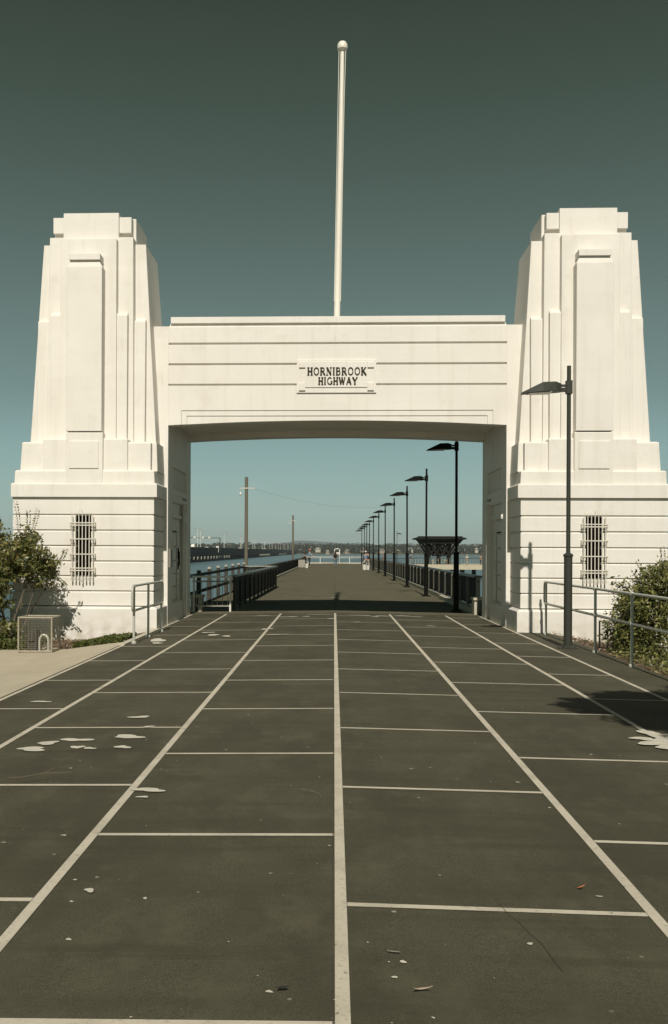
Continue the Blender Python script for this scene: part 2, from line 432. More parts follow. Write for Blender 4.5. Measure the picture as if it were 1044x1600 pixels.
# ------------------------------------------------------------------ the gateway
GX, GY = 0, 22.5
gate = thing('memorial_gateway', (GX, GY, 0), 'cream painted art deco gateway with two stepped pylons and a beam over the road', 'gateway')
OFF = (GX, GY, 0)
CX = 5.635
GR = [.455, .795, 1.133, 1.465, 1.808, 2.156, 2.504, 2.885]
WZ0, WZ1 = GR[2], GR[6]
def outline(x0, x1, y0, y1, notch):
    if not notch: return [(x0, y0), (x1, y0), (x1, y1), (x0, y1)]
    c = 5.65; h = .172
    return [(x0, y0), (c - h, y0), (c - h, 21.75), (c + h, 21.75), (c + h, y0), (x1, y0), (x1, y1), (x0, y1)]
for side in (1, -1):
    mir = side < 0
    sname = 'right' if side > 0 else 'left'
    b = MB(mir)
    b.stack([(3.97, 7.28, 21.2, 24.85, -1.2), (3.97, 7.28, 21.2, 24.85, .395), (4.04, 7.24, 21.27, 24.8, .44)])
    for i in range(7):
        z0, z1 = GR[i], GR[i + 1]; nt_ = WZ0 - .01 <= z0 and z1 <= WZ1 + .01
        o0 = outline(4.06, 7.26, 21.3, 24.8, nt_); o1 = outline(4.09, 7.23, 21.33, 24.77, nt_)
        top = z1 if i == 6 else z1 - .040
        rings = [[(x, y, z0 + .004) for x, y in o0], [(x, y, top) for x, y in o0]]
        if i < 6: rings.append([(x, y, z1 - .018) for x, y in o1])
        b.loft(rings)
        b.pxy(outline(4.1, 7.22, 21.345, 24.76, nt_), (z0 - .03 if i else z0), z1 - (0 if i < 6 else 0) - .0 if i == 6 else z1 - .03)
    py = b.build('pylon', M['white'], gate, OFF, bevel=.006)
    b = MB(mir)
    b.stack([(3.985, 7.285, 21.235, 24.87, 2.886), (3.985, 7.285, 21.235, 24.87, 3.175), (4.01, 7.265, 21.26, 24.84, 3.2)])
    b.stack([(4.05, 7.225, 21.3, 24.8, 3.2), (4.065, 7.215, 21.31, 24.79, 3.47), (4.09, 7.19, 21.34, 24.76, 3.495)])
    b.build('cornice', M['white'], py, OFF, bevel=.006)
    b = MB(mir)
    # stepped base of the shaft
    b.stack([(4.17, 7.105, 21.45, 24.6, 3.49), (4.17, 7.105, 21.45, 24.6, 4.115), (4.2, 7.075, 21.5, 24.56, 4.145)])
    b.stack([(4.68, 6.60, 21.37, 24.5, 3.49), (4.68, 6.60, 21.37, 24.5, 4.19), (4.70, 6.58, 21.42, 24.4, 4.215)])
    b.stack([(4.045, 7.2, 21.62, 24.66, 3.49), (4.075, 7.17, 21.66, 24.6, 4.155)])
    # three telescoped layers
    b.stack([(CX - .66, CX + .66, 21.52, 24.3, 3.49), (CX - .635, CX + .635, 21.6, 23.6, 8.775)])
    b.stack([(CX - 1.015, CX + 1.0, 21.74, 24.3, 3.49), (CX - .975, CX + .955, 21.8, 23.55, 8.87)])
    b.stack([(CX - 1.50, CX + 1.47, 22.0, 24.15, 3.9), (CX - 1.215, CX + 1.17, 22.06, 23.5, 8.78)])
    # cap
    b.stack([(CX - .64, CX + .64, 21.8, 23.48, 8.7), (CX - .64, CX + .64, 21.8, 23.48, 9.43)])
    b.stack([(CX - .885, CX + .875, 21.97, 23.42, 8.7), (CX - .885, CX + .875, 21.97, 23.42, 8.99)])
    b.stack([(CX - .915, CX + .90, 21.88, 23.44, 8.99), (CX - .915, CX + .90, 21.88, 23.44, 9.355)])
    b.stack([(CX - .98, CX + .93, 22.12, 23.4, 8.7), (CX - .975, CX + .925, 22.12, 23.4, 9.395)])
    # ribs
    for s in (1, -1):
        f = lambda a, c_: (CX + s * a, CX + s * c_) if s > 0 else (CX - c_, CX - a)
        x0, x1 = f(.63, .885); b.stack([(x0, x1, 21.60, 22, 3.5), (x0, x1, 21.63, 22, 7.04), (x0 + .01, x1 - .02, 21.74, 22, 7.13)])
        x0, x1 = f(.99, 1.25); b.stack([(x0, x1, 21.83, 22.3, 3.9), (x0, x1, 21.89, 22.3, 6.96), (x0 + .01, x1 - .02, 22.0, 22.3, 7.04)])
    b.build('shaft', M['white'], py, OFF, bevel=.007)
    b = MB(mir)
    b.stack([(CX - .415, CX + .42, 21.285, 21.7, 3.2), (CX - .415, CX + .42, 21.285, 21.7, 4.33), (CX - .40, CX + .405, 21.31, 21.7, 4.345)])
    b.stack([(CX - .325, CX + .345, 21.262, 21.5, 3.53), (CX - .325, CX + .345, 21.262, 21.5, 4.14)])
    b.stack([(CX - .39, CX + .415, 21.262, 21.7, 4.362), (CX - .385, CX + .415, 21.27, 21.75, 8.04), (CX - .325, CX + .345, 21.30, 21.8, 8.17), (CX - .325, CX + .345, 21.30, 21.8, 8.19)])
    b.box(CX - .345, CX + .355, 21.245, 21.8, 8.192, 8.335)
    b.build('ornamental_panel', M['white'], py, OFF, bevel=.007)
    # window grille
    b = MB(mir); cx = 5.65
    for k in range(7):
        x = cx + (k - 3) * .078; lo, hi = (1.00, 2.57) if k == 3 else (1.04, 2.52)
        b.tube([(x, 21.19, lo - .02), (x + .004, 21.185, lo + .03), (x - .003, 21.18, lo + .10), (x, 21.2, lo + .2), (x, 21.2, hi - .06), (x, 21.185, hi), (x, 21.18, hi + .05)], [.016, .019, .011, .0115, .0115, .011, .002], 6)
    b.tube([(cx, 21.19, 2.56), (cx + .03, 21.185, 2.60), (cx + .06, 21.18, 2.58), (cx + .05, 21.18, 2.55)], .006, 5)
    for z in (2.31, 2.255, 1.95, 1.61, 1.30, 1.245):
        b.box(cx - .275, cx + .275, 21.18, 21.196, z - .011, z + .011)
    for z0, z1 in ((2.2, 2.325), (1.885, 1.965), (1.545, 1.625), (1.175, 1.315)):
        for s in (-1, 1):
            b.box(cx + s * .275 - .012, cx + s * .275 + .012, 21.196, 21.3, z0 + .02, z1)
            b.box(cx + s * .215 - .008, cx + s * .215 + .008, 21.205, 21.3, z0 + .03, z1 - .02)
    b.build('window_grille', M['grille'], py, OFF)
    b = MB(mir); b.box(5.478, 5.822, 21.6, 21.745, WZ0 - .02, WZ1 - .005); b.build('window_dark', M['dark'], py, OFF)  # dark backing stands in for the unlit depth of the opening

    # inner wall of the archway
    b = MB(mir)
    X = 3.96
    b.box(X, 5.3, 22.52, 23.2, -.5, 6.99)
    b.box(X, 5.3, 25.45, 26.1, -.5, 6.99)
    b.box(X + .05, 5.29, 23.2, 25.45, 4.0, 6.985)
    b.box(X + .005, 5.28, 23.2, 25.45, 3.98, 6.98)
    # bay with mouldings
    b.box(X + .17, 5.2, 23.2, 25.45, -.5, 3.98)
    b.box(X + .01, X + .17, 23.2, 25.45, 3.74, 3.98)
    b.box(X + .01, X + .17, 23.2, 25.45, 3.06, 3.2)
    b.box(X + .03, X + .17, 23.2, 23.26, 3.2, 3.74)
    b.box(X + .03, X + .17, 25.36, 25.45, 3.2, 3.74)
    for k in range(13):
        y = 23.33 + k * .16
        b.box(X + .06, X + .17, y, y + .095, 3.2, 3.74)
    b.box(X + .005, X + .17, 23.2, 25.45, 2.92, 3.0)
    b.box(X + .06, X + .17, 23.3, 25.0, 2.52, 2.60)
    w = b.build('archway_wall', M['white'], gate, OFF, bevel=.005)
    b = MB(mir)
    b.box(X + .13, X + .172, 23.35, 24.35, -.05, 2.12); b.box(X + .10, X + .172, 23.27, 23.35, -.05, 2.2); b.box(X + .10, X + .172, 24.35, 24.43, -.05, 2.2); b.box(X + .10, X + .172, 23.35, 24.35, 2.12, 2.2)
    b.build('service_door', simple('door_paint_' + sname, (.50, .49, .43), .6), w, OFF)
    if side < 0:
        b = MB(mir); b.box(X + .10, X + .175, 24.55, 25.0, 1.22, 1.78); b.build('window_frame', M['white'], w, OFF)
        b = MB(mir); b.box(X + .09, X + .12, 24.66, 24.88, 1.32, 1.68); b.build('window_dark', M['dark'], w, OFF)
        b = MB(mir); b.box(X - .05, X, 22.62, 22.9, 1.30, 1.74); b.build('meter_box', simple('meter_box_grey', (.22, .21, .17), .5), w, OFF)
        b = MB(mir); b.tube([(X + .07, 25.36, 3.0), (X + .07, 25.36, 0)], .035, 8); b.box(X, X + .08, 25.28, 25.44, 2.4, 2.7); b.build('downpipe', M['white'], w, OFF, smooth=True)
    else:
        b = MB(mir); b.lathe((X - .01, 23.0, 2.48), [(.01, 0), (.03, .01), (.035, .05), (.03, .1), (.01, .12)], 10); b.build('wall_lamp', M['whitepaint'], w, OFF, smooth=True)

# beam
def arch(x): return 4.765 - .115 * (x / 3.96) ** 2
def archpts(h, n=24, d=0):
    return [(-h + 2 * h * i / n, arch(-h + 2 * h * i / n) + d) for i in range(n + 1)]
b = MB(); XB = 3.958
yb = 26.1
zt = 5.585
# front face in three shallow steps round the arch
b.pxz([(-XB, arch(XB)), (-3.645, arch(3.645)), (-3.645, 5.0), (3.645, 5.0), (3.645, arch(3.645)), (XB, arch(XB)), (XB, zt - .0), (-XB, zt - .0)], 22.5, 22.9)
b.pxz([(-3.644, arch(3.645)), (-3.52, arch(3.52)), (-3.52, 4.875), (3.52, 4.875), (3.52, arch(3.52)), (3.644, arch(3.645)), (3.644, 4.999), (-3.644, 4.999)], 22.518, 22.9)
b.pxz(archpts(3.519) + [(3.519, 4.874), (-3.519, 4.874)], 22.536, 22.9)
# ceiling and rear arch rib
b.pxz(archpts(XB - .001, d=.16) + [(XB - .001, zt), (-XB + .001, zt)], 22.9, 25.65)
b.pxz(archpts(XB) + [(XB, zt), (-XB, zt)], 25.65, yb)
b.box(-XB, XB, 22.55, yb - .02, zt, 7.0)
gl = [zt, 6.07, 6.555, 7.0]
for i in range(3):
    z0, z1 = gl[i] + .042, gl[i + 1]
    q = [(-XB, XB, 22.5, 22.56, z0 + .0), (-XB, XB, 22.5, 22.56, z1 - (.012 if i < 2 else .03)), (-XB, XB, 22.53, 22.56, z1)]
    b.stack(q)
bm_ = b.build('beam', M['white'], gate, OFF, bevel=.005)
b = MB(); b.box(-3.905, 3.915, 22.48, 26.05, 7.05, 7.20); b.box(-3.93, 3.94, 22.54, 26.08, 7.0, 7.05)
b.build('parapet', M['white'], bm_, OFF, bevel=.006)

# name plaque
b = MB()
b.box(-.93, .93, 22.465, 22.54, 5.405, 6.18)
b.box(-.73, .72, 22.445, 22.465, 5.53, 6.13)
for s in (-1, 1):
    for z0, z1 in ((5.99, 6.12), (5.455, 5.63)):
        b.box(s * .80 - .075, s * .80 + .075, 22.43, 22.465, z0, z1)
pq = b.build('name_plaque', M['white'], gate, OFF, bevel=.004)
TH, TN = .20, .125
def arc(cx, cz, rx, rz, a0, a1, n=12):
    return [(cx + rx * math.cos(R(a0 + (a1 - a0) * i / n)), cz + rz * math.sin(R(a0 + (a1 - a0) * i / n))) for i in range(n + 1)]
def ser(x, z, w=.16): return ([(x - w, z), (x + w, z)], .05)
GL = {
 'H': (.74, [([(.13, 0), (.13, 1)], TH), ([(.61, 0), (.61, 1)], TH), ([(.13, .5), (.61, .5)], TN), ser(.13, .02), ser(.13, .98), ser(.61, .02), ser(.61, .98)]),
 'O': (.84, [(arc(.42, .5, .335, .455, 0, 360, 28), .115)]),
 'R': (.76, [([(.14, 0), (.14, 1)], TH), ([(.14, .95)] + arc(.36, .735, .23, .215, 90, -90) + [(.14, .52)], .10), ([(.36, .52), (.68, .02)], TH * .9), ser(.14, .02), ([(.0, .97), (.3, .97)], .05), ser(.68, .02, .09)]),
 'N': (.80, [([(.13, 0), (.13, 1)], .09), ([(.67, 0), (.67, 1)], .09), ([(.13, .97), (.67, .03)], TH), ser(.13, .02), ser(.67, .98), ([(0, .97), (.16, .97)], .05)]),
 'I': (.34, [([(.17, 0), (.17, 1)], TH), ser(.17, .02, .15), ser(.17, .98, .15)]),
 'B': (.72, [([(.14, 0), (.14, 1)], TH), ([(.14, .95)] + arc(.36, .74, .2, .21, 90, -90) + [(.14, .53)], .10), ([(.14, .52)] + arc(.38, .285, .24, .235, 90, -90) + [(.14, .05)], .10), ([(0, .97), (.3, .97)], .05), ([(0, .03), (.3, .03)], .05)]),
 'K': (.78, [([(.14, 0), (.14, 1)], TH), ([(.17, .42), (.63, .97)], TN), ([(.3, .55), (.69, .03)], TH), ser(.14, .02), ser(.14, .98), ser(.64, .98, .1), ser(.7, .02, .1)]),
 'G': (.86, [(arc(.44, .5, .34, .455, 52, 360, 24)[:-1] + [(.78, .42)], .115), ([(.76, .06), (.76, .45)], TH * .8), ([(.58, .44), (.88, .44)], .05), ([(.68, .95), (.68, .74)], .05)]),
 'W': (1.02, [([(.08, 1), (.31, .02)], TH), ([(.31, .02), (.51, .9)], TN), ([(.49, 1), (.70, .02)], TH), ([(.70, .02), (.94, 1)], TN), ser(.08, .98, .11), ser(.94, .98, .1), ([(.38, .98), (.6, .98)], .05)]),
 'A': (.82, [([(.10, 0), (.41, 1)], TN), ([(.40, 1), (.72, 0)], TH), ([(.2, .34), (.62, .34)], TN), ser(.1, .02, .1), ser(.72, .02, .11)]),
 'Y': (.80, [([(.40, 0), (.40, .46)], TH), ([(.07, 1), (.40, .45)], TH), ([(.40, .45), (.74, 1)], TN), ser(.4, .02), ser(.08, .98, .1), ser(.73, .98, .1)]),
}
b = MB(); kk = [0]
def ribbon(b, pts, w, x0, z0, sx_, sz_, yf):
    P = [Vector((x0 + p[0] * sx_, z0 + p[1] * sz_)) for p in pts]; w = w * sz_ * .5
    Lr, Rr = [], []
    closed = (P[0] - P[-1]).length < 1e-4
    for i, p in enumerate(P):
        a = P[i - 1] if i else (P[-2] if closed else P[0]); c = P[i + 1] if i < len(P) - 1 else (P[1] if closed else P[-1])
        t = (c - a).normalized(); n = Vector((-t.y, t.x)); Lr.append(p + n * w); Rr.append(p - n * w)
    for i in range(len(P) - 1):
        q = [Rr[i], Rr[i + 1], Lr[i + 1], Lr[i]]
        b.add([(v.x, yf, v.y) for v in q] + [(v.x, 22.446, v.y) for v in q], [(0, 1, 2, 3), (0, 4, 5, 1), (2, 6, 7, 3), (1, 5, 6, 2), (3, 7, 4, 0)])
def word(txt, x0, x1, z0, z1):
    gap = .13; tot = sum(GL[c][0] for c in txt) + gap * (len(txt) - 1); sx_ = (x1 - x0) / tot; x = x0
    for c in txt:
        for i, (pts, w) in enumerate(GL[c][1]): ribbon(b, pts, w, x, z0, sx_, z1 - z0, 22.425 - .0012 * i)
        x += (GL[c][0] + gap) * sx_
word('HORNIBROOK', -.675, .70, 5.815, 5.995)
word('HIGHWAY', -.42, .49, 5.595, 5.765)
b.build('lettering', M['letter'], pq, OFF, raw=True)

# flagpole (stands on the beam)
fp = thing('flagpole', (.0, 24.3, 7.2), 'tall white flagpole with ball finial standing on top of the gateway beam', 'flagpole')
b = MB(); b.tube([(.0, 24.3, 7.0), (.012, 24.3, 7.7), (.075, 24.3, 11.5), (.118, 24.3, 14.38)], [.082, .080, .068, .052], 16)
b.build('pole', M['pole'], fp, (0, 24.3, 7.2), smooth=True)
b = MB(); b.lathe((.12, 24.3, 14.34), [(.055, 0), (.085, .02), (.128, .05), (.135, .1), (.125, .17), (.09, .225), (.03, .255)], 18)
b.build('finial', M['pole'], fp, (0, 24.3, 7.2), smooth=True)
for s in (-1, 1):
    b = MB(); b.tube([(.118 + s * .085, 24.27, 14.36), (.095 + s * .078, 24.22, 13.2), (.06 + s * .075, 24.2, 11), (.02 + s * .08, 24.21, 8.0)], .008, 5); b.build('halyard', M['whitepaint'], fp, (0, 24.3, 7.2))

# ------------------------------------------------------------------ lamps
def lamp_post(label, loc):
    t = thing('street_lamp', loc, label, 'street lamp', 'black street lamps along the right side of the pier')
    b = MB(); b.tube([(0, 0, 1.7), (0, 0, 5.13)], [.040, .038], 12); b.build('pole', M['lamp'], t, smooth=True)
    b = MB(); b.lathe((0, 0, 0), [(.078, .02), (.078, 1.66), (.092, 1.67), (.092, 1.70), (.05, 1.73)], 12); b.build('sleeve', M['lamp'], t, smooth=True)
    b = MB(); b.lathe((0, 0, 0), [(.2, -.03), (.2, .015), (.12, .03), (.09, .05)], 12)
    for k in range(4):
        a = PI / 4 + k * PI / 2; b.lathe((.15 * math.cos(a), .15 * math.sin(a), .015), [(.016, 0), (.016, .035)], 6)
    b.build('base_plate', M['lamp'], t)
    b = MB(); b.box(-.055, .055, -.055, .055, 4.62, 4.86); b.box(-.17, -.05, -.03, .03, 4.69, 4.73); b.box(-.17, -.05, -.03, .03, 4.75, 4.79); b.box(-.17, -.05, -.05, .05, 4.66, 4.685)
    b.build('bracket', M['lamp'], t)
    sec = [(-.15, .07, 4.655, 4.80), (-.26, .14, 4.655, 4.83), (-.50, .19, 4.645, 4.815), (-.74, .14, 4.63, 4.70), (-.86, .09, 4.62, 4.645)]
    b = MB(); b.loft([[(x, -w, lo), (x, w, lo), (x, w * .8, hi), (x, -w * .8, hi)] for x, w, lo, hi in sec]); h = b.build('lamp_head', M['lamp'], t)
    b = MB(); b.loft([[(-.74, -.11, 4.618), (-.34, -.15, 4.632), (-.34, .15, 4.632), (-.74, .11, 4.618)], [(-.74, -.11, 4.634), (-.34, -.15, 4.656), (-.34, .15, 4.656), (-.74, .11, 4.634)]]); b.build('lens', M['glass'], h)
    return t
nm = ['first black street lamp, in front of the right pylon by the handrail', 'second black street lamp, just beyond the right side of the archway',
      'third black street lamp along the pier deck', 'fourth black street lamp along the pier deck', 'fifth black street lamp along the pier deck',
      'sixth black street lamp along the pier deck', 'seventh black street lamp along the pier deck', 'eighth black street lamp along the pier deck',
      'ninth black street lamp along the pier deck', 'tenth black street lamp along the pier deck', 'eleventh black street lamp along the pier deck', 'twelfth black street lamp, at the far end of the pier']
L0 = None
LY = [17.85, 27.95, 37.9, 47.6, 57.8, 67.9, 77.8, 88.4, 98.2, 106.6, 114.5, 125.0]
for i, y in enumerate(LY):
    x = 4.265 if i == 0 else (3.5 if i == 1 else 3.58); z = gz(x)
    if L0 is None: L0 = lamp_post(nm[0], (x, y, z)); t = L0
    else:
        t = copy_tree(L0); t.location = (x, y, z); t['label'] = nm[i]
    if i: t.rotation_euler = (R(rng.uniform(-.35, .35)), R(rng.uniform(-.35, .35)), R(rng.uniform(-3, 3)))
    if i == 0: t.scale = (1, 1, 1.012)
    if i > 1: t.scale = (1, 1, .985 - .004 * i)

def repaint(o, a, b_):
    for ch in o.children:
        if ch.type == 'MESH' and ch.data.materials[0] is a:
            ch.data = ch.data.copy(); ch.data.materials[0] = b_
        repaint(ch, a, b_)
repaint(L0, M['lamp'], simple('weathered_lamp_paint', (.040, .042, .033), .6, 0, .3, 14, spec=.3))
# ------------------------------------------------------------------ galvanised handrails at the road edge
def handrail(name, xs, ys, zt, label, loops):
    z0 = gz(xs[0]); t = thing('pipe_handrail', (xs[0], ys[0], z0), label, 'handrail', 'galvanised pipe handrails beside the road')
    off = (xs[0], ys[0], z0)
    for x, y in zip(xs, ys):
        b = MB(); b.tube([(x, y, z0 - .02), (x, y, zt)], .024, 10); b.lathe((x, y, zt - .03), [(.03, 0), (.034, .02), (.034, .045), (.02, .065)], 10); b.lathe((x, y, z0), [(.05, 0), (.05, .03), (.035, .045)], 10)
        b.lathe((x, y, zt - .50), [(.026, 0), (.034, .01), (.034, .06), (.026, .07)], 10)
        b.build('post', M['galv'], t, off, smooth=True)
    zm = zt - .465
    for nm_, z in (('top_rail', zt), ('mid_rail', zm)):
        b = MB(); b.tube([(xs[0], ys[0], z)] + [(x, y, z) for x, y in list(zip(xs, ys))[1:]], .0235, 10); b.build(nm_, M['galv'], t, off, smooth=True)
    for k in loops:
        x, y = xs[k], ys[k]; s = -1 if k == 0 else 1
        dx = 0; r_ = (zt - zm) / 2; pts = []
        L_ = .16
        pts = [(x, y, zt), (x, y + s * (L_ - .1), zt)] + [(x, y + s * (L_ - .1 + .1 * math.sin(R(a))), zt - .1 + .1 * math.cos(R(a))) for a in (20, 45, 70, 90)] + \
              [(x, y + s * (L_ - .1 + .1 * math.cos(R(a))), zm + .1 - .1 * math.sin(R(a))) for a in (0, 20, 45, 70)] + [(x, y + s * (L_ - .1), zm), (x, y, zm)]
        b = MB(); b.tube(pts, .0235, 10); b.build('end_loop', M['galv'], t, off, smooth=True)
    return t
handrail('l', [-3.80, -3.79, -3.76], [17.95, 19.3, 20.6], 1.03, 'short galvanised pipe handrail beside the left pylon', (0, 2))
handrail('r', [4.59, 4.59, 4.57, 4.56, 4.50][::1], [9.0, 12.2, 15.05, 17.1, 20.75], 1.06, 'long galvanised pipe handrail running past the hedge shrub in front of the right pylon', (4,))

# ------------------------------------------------------------------ pier railings
def fence_run(label, x0, y0, x1, y1, n, zt, post_m, infill_m, top_m, kerb=True, kind='slat', post=(.05, .07), group='railings along the pier'):
    t = thing('pier_railing', (x0, y0, 0), label, 'railing', group); off = (x0, y0, 0)
    L_ = math.hypot(x1 - x0, y1 - y0); ux, uy = (x1 - x0) / L_, (y1 - y0) / L_; nx, ny = -uy, ux
    def bar(b, s0, s1, h0, h1, n0, n1):
        P = lambda s, n_: (x0 + ux * s + nx * n_, y0 + uy * s + ny * n_)
        q = [P(s0, n0), P(s1, n0), P(s1, n1), P(s0, n1)]
        b.loft([[(x, y, h0) for x, y in q], [(x, y, h1) for x, y in q]])
    for i in range(n + 1):
        s = L_ * i / n
        b = MB(); bar(b, s - post[0] / 2, s + post[0] / 2, -.07, zt - .03, -post[1] / 2, post[1] / 2); b.build('post', post_m, t, off)
    b = MB(); bar(b, -.05, L_ + .05, zt - .03, zt + .02, -.12, .0); bar(b, -.05, L_ + .05, zt - .035, zt + .01, .03, .14); b.build('top_rail', top_m, t, off)
    b = MB(); bar(b, -.05, L_ + .05, zt - .16, zt - .12, -.02, .02); bar(b, 0, L_, .1, .14, -.02, .02); b.build('mid_rail', infill_m, t, off)
    if kind == 'slat':
        b = MB(); k = int(L_ / .13)
        for i in range(k):
            s = L_ * (i + .5) / k; bar(b, s - .058, s + .058, .08, zt - .06, -.05 if infill_m is M['slat'] else .021, -.035 if infill_m is M['slat'] else .035)
        b.build('slat_panel', infill_m, t, off)
    elif kind == 'rod':
        b = MB(); k = int(L_ / .14)
        for i in range(k):
            s = L_ * (i + .5) / k; bar(b, s - .008, s + .008, .1, zt - .1, -.008, .008)
        b.build('rods', infill_m, t, off)
    if kerb:
        b = MB(); bar(b, 0, L_, -.08, .10, .08 * kerb - .06, .08 * kerb + .06); b.build('kerb', M['kerb'], t, off)
    return t
fence_run('long railing of pale posts and dark slats down the right side of the pier', 4.18, 28.3, 4.05, 133.5, 52, .98, M['greywood'], M['slat'], M['rail_grey'], 1.6, post=(.05, .12))
fence_run('solid dark timber railing jutting onto the deck left of the archway', -2.95, 28.0, -2.80, 45.6, 11, .97, M['timber'], M['timber'], M['rail_grey'], 0)
fence_run('dark slatted railing with white kerb along the far left side of the pier', -3.86, 46.0, -3.86, 133.5, 44, .90, M['timber'], M['timber'], M['rail_grey'], -1.6)
fence_run('short gate of thin upright rods between left pylon and dark timber railing', -4.05, 27.4, -3.0, 27.4, 1, .96, M['whitepaint'], M['greywood'], M['whitepaint'], 0, 'rod')  # posts and top rail coloured white to stand in for sun on the plank
fence_run('pale topped cross railing closing the far end of the timber enclosure', -4.35, 46.0, -2.8, 45.9, 2, .97, M['timber'], M['timber'], M['greywood'], 0)
fence_run('white railing with white kerb across the far end of the pier', -4.0, 134.0, 4.2, 134.0, 4, .92, M['whitepaint'], M['whitepaint'], M['whitepaint'], 1.0, 'none', (.08, .08))
# old bridge balustrade behind the enclosure
t = thing('old_balustrade', (-4.42, 28.5, 0), 'old balustrade of thick square posts and two rails overlooking the water on the left', 'railing')
off = (-4.42, 28.5, 0)
for i in range(8):
    y = 28.5 + 2.62 * i
    b = MB(); b.box(-4.49, -4.37, y - .07, y + .07, -.7, 1.06); b.build('post', M['timber'], t, off)
    if i > 1:
        b = MB(); b.frus((-4.50, -4.36, y - .08, y + .08, 1.06), (-4.47, -4.39, y - .05, y + .05, 1.13)); b.build('post_cap', M['greywood'], t, off)
for nm_, z in (('top_rail', .93), ('mid_rail', .40), ('bottom_rail', -.05)):
    b = MB(); b.box(-4.36, -4.31, 27.9, 47.2, z - .05, z + .05); b.build(nm_, M['timber'], t, off)
for side, x, y in (('left', -4.0, 27.75), ('right', 4.05, 27.3)):
    b = MB()
    b.box(x - .16, x - .06, y - .25, y + .25, -.12, .34); b.box(x + .06, x + .16, y - .25, y + .25, -.12, .34); b.box(x - .19, x + .19, y - .3, y + .3, .34, .42)
    o = b.build('concrete_block', M['kerb'], None, (x, y, 0), bevel=.01); tag(o, 'small hollow concrete block at the foot of the %s pylon behind the archway' % side, 'concrete block', 'hollow concrete blocks')
b = MB(); b.box(3.86, 3.98, 28.0, 36, -.09, .09); 
o = b.build('loose_kerb', M['kerb'], None, (3.9, 28, 0)); tag(o, 'pale kerb beam beside the second street lamp behind the archway', 'kerb')

# piles under the pier
for k in range(18):
    y = 29 + k * 6.1
    for s in (-1, 1):
        b = MB(); b.tube([(0, 0, -4.5), (0, 0, -.76)], .2, 10)
        if k == 0 and s == -1: o = b.build('pier_pile', M['timber'], None, (s * 3.6, y, 0), smooth=True); o.location = (s * 3.6, y, 0); pile0 = o; me0 = o.data
        else: o = pile0.copy(); COL.objects.link(o); o.location = (s * 3.6, y, 0)
        tag(o, 'round dark pile standing in the water under the pier deck', 'pile', 'piles under the pier')
for v in me0.vertices: v.co.x += 3.6; v.co.y -= 29

# ------------------------------------------------------------------ utility poles + cable
def upole(x, y, zt, r_, lab):
    t = thing('utility_pole', (x, y, -3), lab, 'utility pole', 'wooden utility poles left of the pier'); off = (x, y, -3)
    b = MB(); b.tube([(x, y, -4), (x, y, zt)], [r_ * 1.15, r_ * .9], 12); b.build('pole', M['post_tan'], t, off, smooth=True)
    b = MB(); b.box(x - .32, x + .45, y - .1, y - .04, zt - .62, zt - .55); b.build('crossarm', M['galv'], t, off)
    b = MB(); b.lathe((x - .3, y - .08, zt - .98), [(.02, 0), (.06, .05), (.07, .11), (.04, .17), (.02, .2)], 10); b.build('globe_lamp', M['whitepaint'], t, off, smooth=True)
    return t
upole(-4.62, 50, 5.55, .092, 'nearer tan wooden utility pole rising from the water left of the pier')
upole(-4.4, 102, 5.5, .10, 'farther tan wooden utility pole beyond the dark railing left of the pier')
b = MB(); A = Vector((-4.2, 50, 4.95)); B = Vector((3.5, 67.9, 4.85)); pts = []
for i in range(17):
    f = i / 16; p = A.lerp(B, f); p.z -= .8 * 4 * f * (1 - f) * .5; pts.append(tuple(p))
b.tube(pts, .004, 5); o = b.build('overhead_cable', M['post_tan'], None, (-4.2, 50, 4.9)); tag(o, 'thin overhead cable sagging from the nearer utility pole to the lamps', 'cable')

# ------------------------------------------------------------------ highway viaduct on the left
vt = thing('highway_viaduct', (-58, 300, -3), 'long dark concrete highway viaduct crossing the water on the left', 'bridge'); off = (-58, 300, -3)
b = MB(); b.box(-70, -55, 120, 1420, 1.3, 2.3); b.box(-55.3, -55, 120, 1420, 2.3, 3.1); b.box(-70, -69.7, 120, 1420, 2.3, 3.1); b.build('deck', M['viad'], vt, off)
b = MB(); b.box(-55.0, -54.85, 120, 1420, 2.95, 3.15); b.build('parapet_rail', M['viad_light'], vt, off)
b = MB(); b.box(-55.35, -55.02, 120, 1420, -.7, 1.3)
b.build('girder', M['slat'], vt, off)
for k in range(70):
    y = 240 + k * 10.5
    b = MB(); b.box(-69, -55.4, y - 2.4, y + 2.4, -1.4, 1.3)
    for s in range(4):
        x = -68 + s * 4; b.box(x - .5, x + .5, y - .8, y + .8, -5, -1.4)
    b.build('pier_bent', M['viad'], vt, off)
    b = MB() if k < 26 or 44 < k < 56 else None
    if b is None: continue
    b.loft([[(-55.38, y - 2.6, -2.0), (-54.75, y - 2.6, -2.0), (-54.75, y - 1.6, -2.0), (-55.38, y - 1.6, -2.0)], [(-55.38, y - 2.6, -.75), (-54.5, y - 2.6, -.75), (-54.5, y - 1.6, -.75), (-55.38, y - 1.6, -.75)]]); b.build('pile_cap', M['kerb'], vt, off)
b = MB()
for k in range(60): 
    y = 140 + k * 21; b.box(-55.6, -55.3, y, y + 20.6, -3.2, -2.15)
b.build('waterline_shade', M['slat'], vt, off)  # dark strip standing in for shadow and reflection on the water under the viaduct
m0 = None
